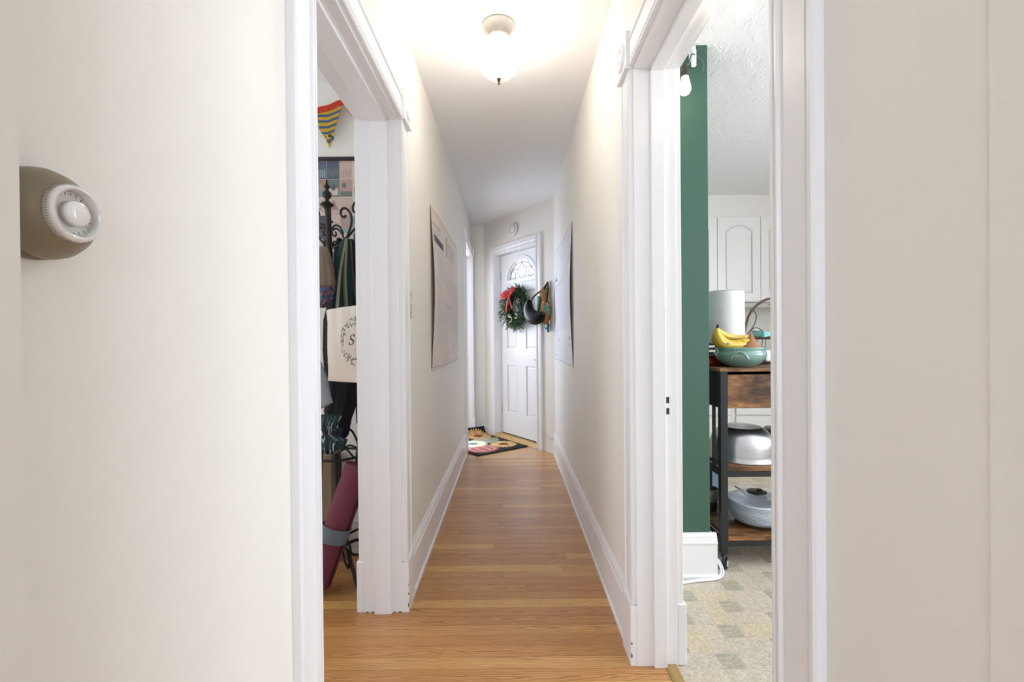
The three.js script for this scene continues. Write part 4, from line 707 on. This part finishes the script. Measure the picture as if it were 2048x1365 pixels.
// ---- trolley
const CZ = 2.10, TX0 = .98, TX1 = 1.72, TZ1 = 2.52, TOPY = .945;
{
  const t = thing('kitchen_trolley', 'rustic brown and black metal kitchen trolley on castors', 'trolley', [(TX0 + TX1) / 2, 0, -(CZ + TZ1) / 2]);
  const w = (TX1 - TX0) / 2, d = (TZ1 - CZ) / 2;
  obj('top_board', box(-w - .006, w + .006, TOPY - .016, TOPY, -d - .005, d + .008, .002), rusticMat, t);
  for (const sx of [-1, 1]) for (const sz of [-1, 1]) {
    obj('leg', box(sx < 0 ? -w : w - .034, sx < 0 ? -w + .034 : w, .075, TOPY - .016, sz < 0 ? -d : d - .03, sz < 0 ? -d + .03 : d, .002), blackMetal, t);
    const c = new THREE.Group(); c.name = 'castor'; c.position.set(sx * (w - .017), 0, sz * (d - .015)); t.add(c);
    const wl = cyl(.026, .026, .018, 24); wl.rotateX(Math.PI / 2); wl.rotateY(.9); wl.translate(.006, .026, .004); obj('wheel', wl, M('#1c1f26', .5), c);
    const hb = cyl(.014, .014, .022, 18); hb.rotateX(Math.PI / 2); hb.rotateY(.9); hb.translate(.006, .026, .004); obj('wheel_hub', hb, M('#c9ccd2', .3), c);
    const fk = new THREE.TorusGeometry(.027, .006, 8, 20, Math.PI); fk.rotateY(.9); fk.translate(.003, .034, .002); const st = cyl(.009, .013, .02, 14); st.translate(0, .066, 0); obj('fork', [fk, st], M('#23262c', .5), c);
  }
  const rails = y => { for (const g of [box(-w + .03, w - .03, y - .025, y, d - .025, d - .003), box(-w + .03, w - .03, y - .025, y, -d + .003, -d + .025), box(-w + .004, -w + .028, y - .025, y, -d + .03, d - .03), box(w - .028, w - .004, y - .025, y, -d + .03, d - .03)]) obj('rail', g, blackMetal, t); };
  rails(.459); rails(.133);
  obj('shelf', box(-w + .032, w - .032, .46, .482, -d + .004, d - .002, .002), rusticMat, t);
  obj('shelf', box(-w + .032, w - .032, .134, .156, -d + .004, d - .002, .002), rusticMat, t);
  obj('drawer_front', box(-w + .036, w - .036, .757, .915, d - .02, d - .004, .001), M('#ffffff', .5, { map: rusticTex }), t);
  for (const sx of [-1, 1]) obj('side_panel', box(sx * (w - .008) - .004, sx * (w - .008) + .004, .757, TOPY - .017, -d + .03, d - .03), M('#17130f', .6), t);
  obj('back_panel', box(-w + .036, w - .036, .757, .915, -d + .004, -d + .016), M('#17130f', .6), t);
  obj('drawer_bottom', box(-w + .036, w - .036, .757, .765, -d + .016, d - .02), M('#17130f', .6), t);
  obj('side_brace', box(-w + .004, -w + .016, .459, .757, d - .1, d - .085), blackMetal, t);
}
{ // fruit bowl
  const c = P(1481, 738, 2.235), b = thing('fruit_bowl', 'turquoise glazed ceramic fruit bowl with lug handles', 'bowl', [c.x, TOPY, -2.235]), R = .128; b.scale.set(.93, .93, .93);
  const glaze = M('#7fa79c', .14, { clearcoat: 1, clearcoatRoughness: .05 });
  obj('body', lathe([[0, 0], [.07, 0], [.074, .004], [.1, .02], [.12, .042], [R, .062], [.127, .072], [.121, .08], [.119, .085], [.126, .098], [.127, .102], [.123, .103], [.113, .09], [.112, .08], [.118, .066], [.11, .045], [.09, .024], [.06, .01], [0, .009]], 64), glaze, b);
  for (const a of [2.05, 5.19]) { const pts = [...Array(13)].map((_, i) => { const f = i / 12 - .5, t = a + f * .62; const y = .082 - f * f * .15, r = .13 + (1 - 4 * f * f) * .004; return [Math.cos(t) * r, y, Math.sin(t) * r]; }); obj('lug_handle', tube(pts, .0055, 24, 8), glaze, b); }
}
{ // bananas: each finger is a part of the bunch
  const Z = 2.23, o = P(1436, 655, Z), b = thing('banana_bunch', 'bunch of yellow bananas lying in the turquoise bowl', 'bananas', o);
  const yel = [M('#e0b83c', .45), M('#e6c455', .45), M('#d9ab2e', .45)], tipMat = M('#3a2c1c', .8);
  const ban = (pts, i, r = .0165) => { const v = pts.map(p => { const q = P(p[0], p[1], p[2]); return new THREE.Vector3(...wv(q, o)); }), cu = new THREE.CatmullRomCurve3(v), n = 30, m = 10, pos = [], idx = [], uv = [], fr = cu.computeFrenetFrames(n); for (let k = 0; k <= n; k++) { const f = k / n, p = cu.getPoint(f), rr = r * (f < .16 ? .35 + f * 2.6 : f > .86 ? Math.max(.18, 1 - (f - .86) * 5.5) : Math.min(1, .77 + (f - .16) * 1.2)); for (let e = 0; e <= m; e++) { const a = e / m * 6.283, q = 1 + .06 * Math.cos(a * 5); pos.push(p.x + (fr.normals[k].x * Math.cos(a) + fr.binormals[k].x * Math.sin(a)) * rr * q, p.y + (fr.normals[k].y * Math.cos(a) + fr.binormals[k].y * Math.sin(a)) * rr * q, p.z + (fr.normals[k].z * Math.cos(a) + fr.binormals[k].z * Math.sin(a)) * rr * q); uv.push(f, e / m); } } for (let k = 0; k < n; k++) for (let e = 0; e < m; e++) { const a = k * (m + 1) + e; idx.push(a, a + 1, a + m + 1, a + 1, a + m + 2, a + m + 1); } const g = new THREE.BufferGeometry(); g.setAttribute('position', new THREE.Float32BufferAttribute(pos, 3)); g.setAttribute('uv', new THREE.Float32BufferAttribute(uv, 2)); g.setIndex(idx); g.computeVertexNormals(); const me = obj('banana', g, yel[i % 3], b); const e = v.at(-1); obj('tip', new THREE.SphereGeometry(.0045, 8, 6).translate(e.x, e.y, e.z), tipMat, me); return me; };
  ban([[1436, 658, 2.22], [1441, 665, 2.25], [1456, 673, 2.28], [1480, 676, 2.29], [1500, 673, 2.28]], 1, .0145);
  ban([[1436, 658, 2.22], [1441, 672, 2.22], [1456, 685, 2.23], [1480, 686, 2.23], [1501, 679, 2.22]], 0, .0145);
  const fr = ban([[1436, 658, 2.22], [1437, 673, 2.19], [1447, 686, 2.185], [1468, 691, 2.185], [1494, 688, 2.19]], 1); 
  ban([[1435, 658, 2.22], [1431, 674, 2.21], [1433, 684, 2.22], [1445, 691, 2.24], [1466, 694, 2.25]], 2);
  obj('stem', tube([wv(P(1436, 663, 2.22), o), wv(P(1435, 656, 2.22), o), wv(P(1437, 650, 2.22), o)], .0055, 8, 8), M('#2b2318', .8), b);
  obj('sticker', new THREE.SphereGeometry(.009, 14, 8).scale(1, .62, .3).translate(...wv(P(1456, 688, 2.169), o)), M('#5f8a8e', .5), b);
}
{ // sweet potato
  const c = P(1503, 697, 2.24), p = obj('sweet_potato', (() => { const g = lathe([[0, .068], [.0035, .064], [.006, .052], [.012, .036], [.022, .016], [.03, 0], [.033, -.012], [.028, -.024], [.014, -.032], [0, -.034]], 28); const a = g.attributes.position; for (let i = 0; i < a.count; i++) { const y = a.getY(i); a.setX(i, a.getX(i) * 1.35 * (1 + .12 * (vnoise(a.getX(i) * 60 + 9, y * 40 + 9, 3) - .5)) - .012 * (y < .03 ? (.03 - y) * 20 * .5 : 0) + .005); a.setZ(i, a.getZ(i) * .9); } g.computeVertexNormals(); return g; })(), M('#a8714f', .7, { bumpMap: plasterBump, bumpScale: .004 })); p.position.set(c.x - .006, c.y, c.z); p.scale.set(1.25, 1.22, 1.1); tag(p, 'pointed brown sweet potato in the turquoise bowl', 'sweet potato');
}
{ // red dish, wire basket and paper towel roll behind the bowl
  const x = P(1440, 730, 2.4).x;
  const red = thing('red_dish', 'red baking dish on the trolley top behind the bowl', 'dish', [x + .02, TOPY, -2.4]);
  obj('body', box(-.13, .1, 0, .05, -.1, .1, .012), M('#8f1420', .25, { clearcoat: .6 }), red); obj('rim', box(-.135, .105, .05, .057, -.105, .105, .003), M('#b98a6a', .5), red);
  const wb = thing('wire_basket', 'low black wire basket on the red dish', 'basket', [x + .0, TOPY + .058, -2.4]);
  const bw = M('#1b1a19', .5); const ringAt = (y, a, b) => tube([[-a, y, -b], [0, y, -b * 1.02], [a, y, -b], [a * 1.02, y, 0], [a, y, b], [0, y, b * 1.02], [-a, y, b], [-a * 1.02, y, 0]], .003, 60, 6, true);
  obj('rim', ringAt(.05, .11, .09), bw, wb); obj('middle_ring', ringAt(.027, .112, .092), bw, wb); obj('foot_ring', ringAt(.003, .1, .08), bw, wb);
  for (let i = 0; i < 22; i++) { const a = i / 22 * 6.283, e = q => [Math.max(-.1, Math.min(.1, Math.cos(a) * .14)) * q, Math.max(-.08, Math.min(.08, Math.sin(a) * .12)) * q]; const p = e(1), r2 = e(1.06), m = e(1.09); obj('wire', tube([[p[0], .003, p[1]], [m[0] + .006 * (i % 2 ? 1 : -1), .027, m[1]], [r2[0], .05, r2[1]]], .0034, 8, 5), bw, wb); }
  obj('tray', box(-.1, .1, .046, .05, -.08, .08), bw, wb);
  const pc = P(1452.5, 690, 2.40); const pt = thing('paper_towel_roll', 'white paper towel roll standing behind the bananas', 'paper towel', [pc.x, TOPY + .109, -2.4]);
  const dim = dataTex(64, 64, (u, v) => { const n = 128 + 80 * Math.sin(u * 6.283 * 4) * Math.sin(v * 6.283 * 4); return [n, n, n]; }); dim.repeat.set(24, 14);
  const H = P(1452, 583, 2.4).y - (TOPY + .109), R = .0915;
  obj('roll', lathe([[.02, 0], [R - .002, 0], [R + .001, .004], [R - .002, H - .005], [R - .006, H], [.02, H], [.02, 0]], 56), M('#eef0f2', .9, { bumpMap: dim, bumpScale: .0015 }), pt);
}
{ // twig-handled tiered basket with packets
  const bx = 1.425, bz = 2.44, k = thing('tiered_basket', 'two tier wire basket with a bent twig handle', 'basket', [bx, TOPY, -bz]);
  const twig = M('#5a4c40', .85, { bumpMap: brushBump, bumpScale: .004 }), wire = M('#2a2624', .5);
  const top = P(1540, 598, bz).y - TOPY, yR = P(1530, 676, bz).y - TOPY;
  const hp = [[-.155, .02, 0], [-.158, .14, 0], [-.15, .2, .004], [-.125, .27, 0], [-.085, .315, -.004], [-.035, top - .004, 0], [0, top, 0], [.05, top - .008, .003], [.1, .3, 0], [.145, .23, 0], [.156, .14, 0], [.155, .02, 0]];
  obj('twig_handle', [tube(hp, .007, 80, 7), tube(hp.map(([x, y, z], i) => [x + .005 * Math.sin(i * 2.2), y + .004 * Math.cos(i * 1.7), z + .006 * Math.cos(i * 2.2)]), .0045, 80, 6)], twig, k);
  obj('vine', tube([[-.145, .16, .01], [-.12, .19, .012], [-.1, .23, .012], [-.095, .265, .01], [-.105, .288, .006]], .0028, 24, 6), twig, k);
  const oval = (y, a, b, r) => tube([...Array(24)].map((_, i) => [Math.cos(i / 24 * 6.283) * a, y, Math.sin(i / 24 * 6.283) * b]), r, 72, 6, true);
  obj('tier_rim', oval(yR, .145, .1, .008), twig, k); obj('tier_rim', oval(.012, .15, .105, .007), twig, k);
  obj('tier_floor', (() => { const g = cyl(.14, .14, .004, 40); g.scale(1, 1, .69); g.translate(0, yR - .002, 0); return g; })(), twig, k);
  for (let i = 0; i < 20; i++) { const a = i / 20 * 6.283; obj('wire', tube([[Math.cos(a) * .15, .012, Math.sin(a) * .105], [Math.cos(a) * .153, .08, Math.sin(a) * .108], [Math.cos(a) * .145, yR, Math.sin(a) * .1]], .0018, 8, 5), wire, k); }
  const pk = thing('turquoise_packet', 'turquoise and white packet lying in the upper basket tier', 'packet', [bx - .01, TOPY + yR + .003, -bz + .02], .2);
  obj('box', box(-.1, .1, 0, .03, -.05, .05, .006), M('#cfe2e0', .5), pk); obj('band', box(-.101, -.04, -.0005, .031, -.0505, .0505, .004), M('#6fb5ac', .5), pk);
  const or = thing('wire_bird', 'small wire ornament perched on the turquoise packet', 'ornament', [P(1511, 660, bz).x, TOPY + yR + .034, -bz + .02]);
  obj('outline', tube([[-.03, .006, 0], [-.018, .018, 0], [0, .02, 0], [.016, .012, 0], [.03, .0, 0], [.012, .002, 0], [-.01, .001, 0], [-.024, .001, 0]], .0022, 40, 6, true), M('#3a3432', .5), or); obj('filling', new THREE.SphereGeometry(.012, 12, 8).scale(1, .55, .4).translate(-.004, .009, 0), M('#b9c2ae', .5), or);
  for (const [x, w, h, z, c, l] of [[-.05, .05, .07, .015, '#e9eaec', 'crumpled white paper packet in the lower basket tier'], [.03, .05, .09, -.01, '#d8d6d2', 'tall grey white packet in the lower basket tier'], [-.09, .035, .04, .03, '#4b4643', 'dark small jar in the lower basket tier']]) { const m = obj(c === '#4b4643' ? 'small_jar' : 'paper_packet', drape([[h, x * 0, 0, w * .6, .02], [h * .6, 0, 0, w * .75, .028], [.002, 0, 0, w * .7, .028]], 5, c === '#4b4643' ? .01 : .12, x * 30, 24), M(c, .7)); m.position.set(bx + x, TOPY + .006, -bz + z); tag(m, l, c === '#4b4643' ? 'jar' : 'packet'); }
}
const steelMat = M('#c8c9cc', .2, { metalness: 1, anisotropy: .6 });
steelMat.roughness = .3;
{ // steel bowl upside down on the middle shelf
  const s = thing('mixing_bowl', 'upturned stainless steel mixing bowl on the middle trolley shelf', 'bowl', [1.172, .4822, -2.285]);
  obj('body', lathe([[.163, 0], [.164, .003], [.157, .006], [.153, .03], [.15, .07], [.14, .105], [.12, .135], [.1, .15], [.094, .155], [.09, .1565], [0, .1565]], 72), steelMat, s);
  obj('rolled_rim', new THREE.TorusGeometry(.163, .003, 8, 72).rotateX(Math.PI / 2).translate(0, .003, 0), steelMat, s);
  obj('stamped_line', new THREE.TorusGeometry(.1535, .0008, 6, 72).rotateX(Math.PI / 2).translate(0, .028, 0), M('#8d8a86', .4, { metalness: 1 }), s);
}
{ // green pot with a lid, behind the bowl
  const p = thing('lidded_pot', 'olive green pot with a black rimmed glass lid behind the steel bowl', 'pot', [1.46, .4822, -2.42]), green = M('#4f5a38', .3, { clearcoat: .5 });
  p.position.x = 1.475; 
  obj('body', lathe([[0, 0], [.085, 0], [.092, .006], [.096, .05], [.098, .105], [.094, .105], [.09, .01], [0, .008]], 48), green, p);
  const y = .107; obj('lid_rim', new THREE.TorusGeometry(.097, .0045, 8, 56).rotateX(Math.PI / 2).translate(0, y, 0), M('#17181a', .3), p);
  obj('lid_glass', lathe([[.096, y], [.07, y + .012], [.03, y + .02], [0, y + .022], [0, y + .018], [.07, y + .008], [.094, y - .002], [.096, y]], 48), M('#59646a', .05, { transmission: .7, thickness: 0 }), p);
  obj('lid_knob', lathe([[0, y + .046], [.018, y + .046], [.02, y + .042], [.013, y + .036], [.011, y + .028], [.016, y + .021], [0, y + .02]], 28), M('#4f8a72', .35), p);
}
{ // salad spinner on the lower shelf
  const s = thing('salad_spinner', 'clear salad spinner with a white basket and black knob', 'salad spinner', [1.235, .1562, -2.262]); s.scale.set(1.1, 1.1, 1.1);
  const clear = M('#f6f9fc', .02, { transmission: 1, thickness: 0 }), whiteB = M('#f3f6fa', .5);
  obj('outer_bowl', lathe([[0, 0], [.1, 0], [.11, .006], [.122, .04], [.13, .09], [.136, .112]], 64), clear, s);
  const bk = obj('basket', lathe([[0, .012], [.095, .012], [.105, .03], [.116, .07], [.122, .108], [.12, .108], [.113, .07], [.102, .031], [.092, .015], [0, .015]], 64), whiteB, s);
  for (let j = 0; j < 11; j++) { const f = j / 10, y = .03 + f * .068, r = .105 + f * .0155; obj('basket_rib', new THREE.TorusGeometry(r + .0008, .0018, 5, 64).rotateX(Math.PI / 2).translate(0, y, 0), M('#a3b2c2', .5), bk); }
  obj('lid', lathe([[.137, .112], [.138, .118], [.128, .126], [.1, .132], [.07, .13], [.06, .128], [0, .128]], 64), clear, s);
  const hd = obj('knob_disc', lathe([[0, .145], [.036, .144], [.042, .141], [.042, .137], [.036, .134], [.016, .133], [.014, .126], [0, .126]], 40), M('#3a3935', .4), s);
  obj('finger_grip', box(.004, .024, .144, .152, -.01, .006, .003), M('#24231f', .4), hd);
  obj('brake_arm', tube([[-.06, .133, .02], [-.075, .15, .0], [-.085, .155, -.03]], .004, 14, 6), M('#c9cbd0', .4), s);
}
{ // grey pan and pale blue caddy at the shelf's left end
  const x = 1.065; 
  const pan = thing('grey_pan', 'grey metal pan behind the trolley leg on the lower shelf', 'pan', [x, .1562, -2.43]);
  obj('body', lathe([[0, 0], [.04, 0], [.044, .05], [.05, .06], [.052, .118], [.049, .118], [.047, .06], [.04, .006], [0, .006]], 36).scale(1, 1, .9), M('#8d8c8e', .35, { metalness: .6 }), pan); obj('dark_base', lathe([[.042, .0], [.0455, .03], [.0475, .05], [.0455, .051]], 36).scale(1, 1, .9), M('#22211f', .6), pan);
  const cd = thing('blue_caddy', 'pale blue plastic caddy on the floor behind the trolley', 'caddy', [1.23, 0, -2.9]);
  obj('body', box(-.1, .08, 0, .33, -.08, .08, .015), M('#a9c0d4', .4), cd); obj('handle', tube([[.0, .32, .05], [.0, .39, .05], [.05, .4, .05], [.06, .32, .05]], .012, 20, 8), M('#1a2130', .5), cd); obj('dark_slot', box(-.0, .03, .14, .27, .0795, .082), M('#10182a', .5), cd);
}
{ // string lights, wall clip, cord on the floor
  const bulbGlass = M('#fffdf4', .25, { emissive: new THREE.Color(1, .95, .84), emissiveIntensity: 1.6 }), sock = M('#4a4038', .6), cordM = M('#5c6a6c', .6);
  const string = thing('string_lights', 'string of lit clear bulbs on a thin grey cord in the kitchen', 'string lights');
  const bulb = at => {
    const b = new THREE.Group(); b.name = 'bulb'; b.position.copy(at); string.add(b);
    obj('glass', lathe([[0, -.094], [.008, -.093], [.018, -.087], [.0245, -.074], [.025, -.064], [.021, -.044], [.0155, -.02], [.014, -.01], [0, -.008]], 28), bulbGlass, b).userData.label = 'glowing clear glass bulb';
    obj('socket', lathe([[0, .034], [.009, .033], [.011, .01], [.016, .006], [.0165, -.014], [.013, -.016], [0, -.016]], 20), sock, b);
    const l = new THREE.PointLight(0xfff0d8, .045); l.position.set(0, -.06, 0); l.castShadow = true; b.add(l);
  };
  const b1 = P(1369, 148, 1.93), b2 = P(1486, -42, 1.16);
  bulb(b1); bulb(b2);
  const clip = thing('wall_clip', 'white plastic hook clip at the top of the green wall', 'hook', [P(1385, 114, 2.04).x, P(1385, 137, 2.04).y, -2.05]);
  const H = P(1385, 91, 2.04).y - P(1385, 137, 2.04).y; obj('back_plate', box(-.016, .016, H * .28, H, 0, .006, .003), M('#f4f5f6', .3), clip); obj('front_hook', box(-.011, .011, 0, H * .75, .008, .026, .006), M('#f4f5f6', .3), clip); obj('bridge', box(-.011, .011, H * .62, H * .78, .002, .02, .003), M('#f4f5f6', .3), clip);
  obj('cord', tube([b2.clone().add(new THREE.Vector3(0, .03, 0)), new THREE.Vector3(.66, 2.28, -1.35), P(1345, 95, 1.88), b1.clone().add(new THREE.Vector3(-.01, .034, 0)), b1.clone().add(new THREE.Vector3(.012, .036, 0)), P(1379, 119, 1.99), P(1384, 109, 2.018), P(1392, 114, 2.03), P(1403, 122, 2.03), P(1406, 133, 2.03), P(1405, 146, 2.03)], .0032, 120, 6), cordM, string);
  const fc = obj('floor_cord', [tube([[.575, .006, -2.02], [.66, .005, -2.0], [.7, .005, -1.985], [.76, .005, -1.992], [.83, .006, -2.005], [.905, .008, -2.015], [.945, .012, -2.035], [.957, .03, -2.06], [.955, .05, -2.1]], .005, 60, 6), tube([[.575, .013, -2.022], [.66, .006, -1.99], [.7, .005, -1.975], [.76, .005, -1.982], [.83, .006, -1.995], [.91, .008, -2.005], [.953, .013, -2.03], [.965, .032, -2.06], [.963, .05, -2.1]], .005, 60, 6)], M('#eef0f2', .45)); tag(fc, 'white power cord lying before the green wall baseboard', 'cord');
}
scene.traverse(o => { if (o.isMesh) { o.castShadow = true; o.receiveShadow = true; } });
renderer.render(scene, camera);
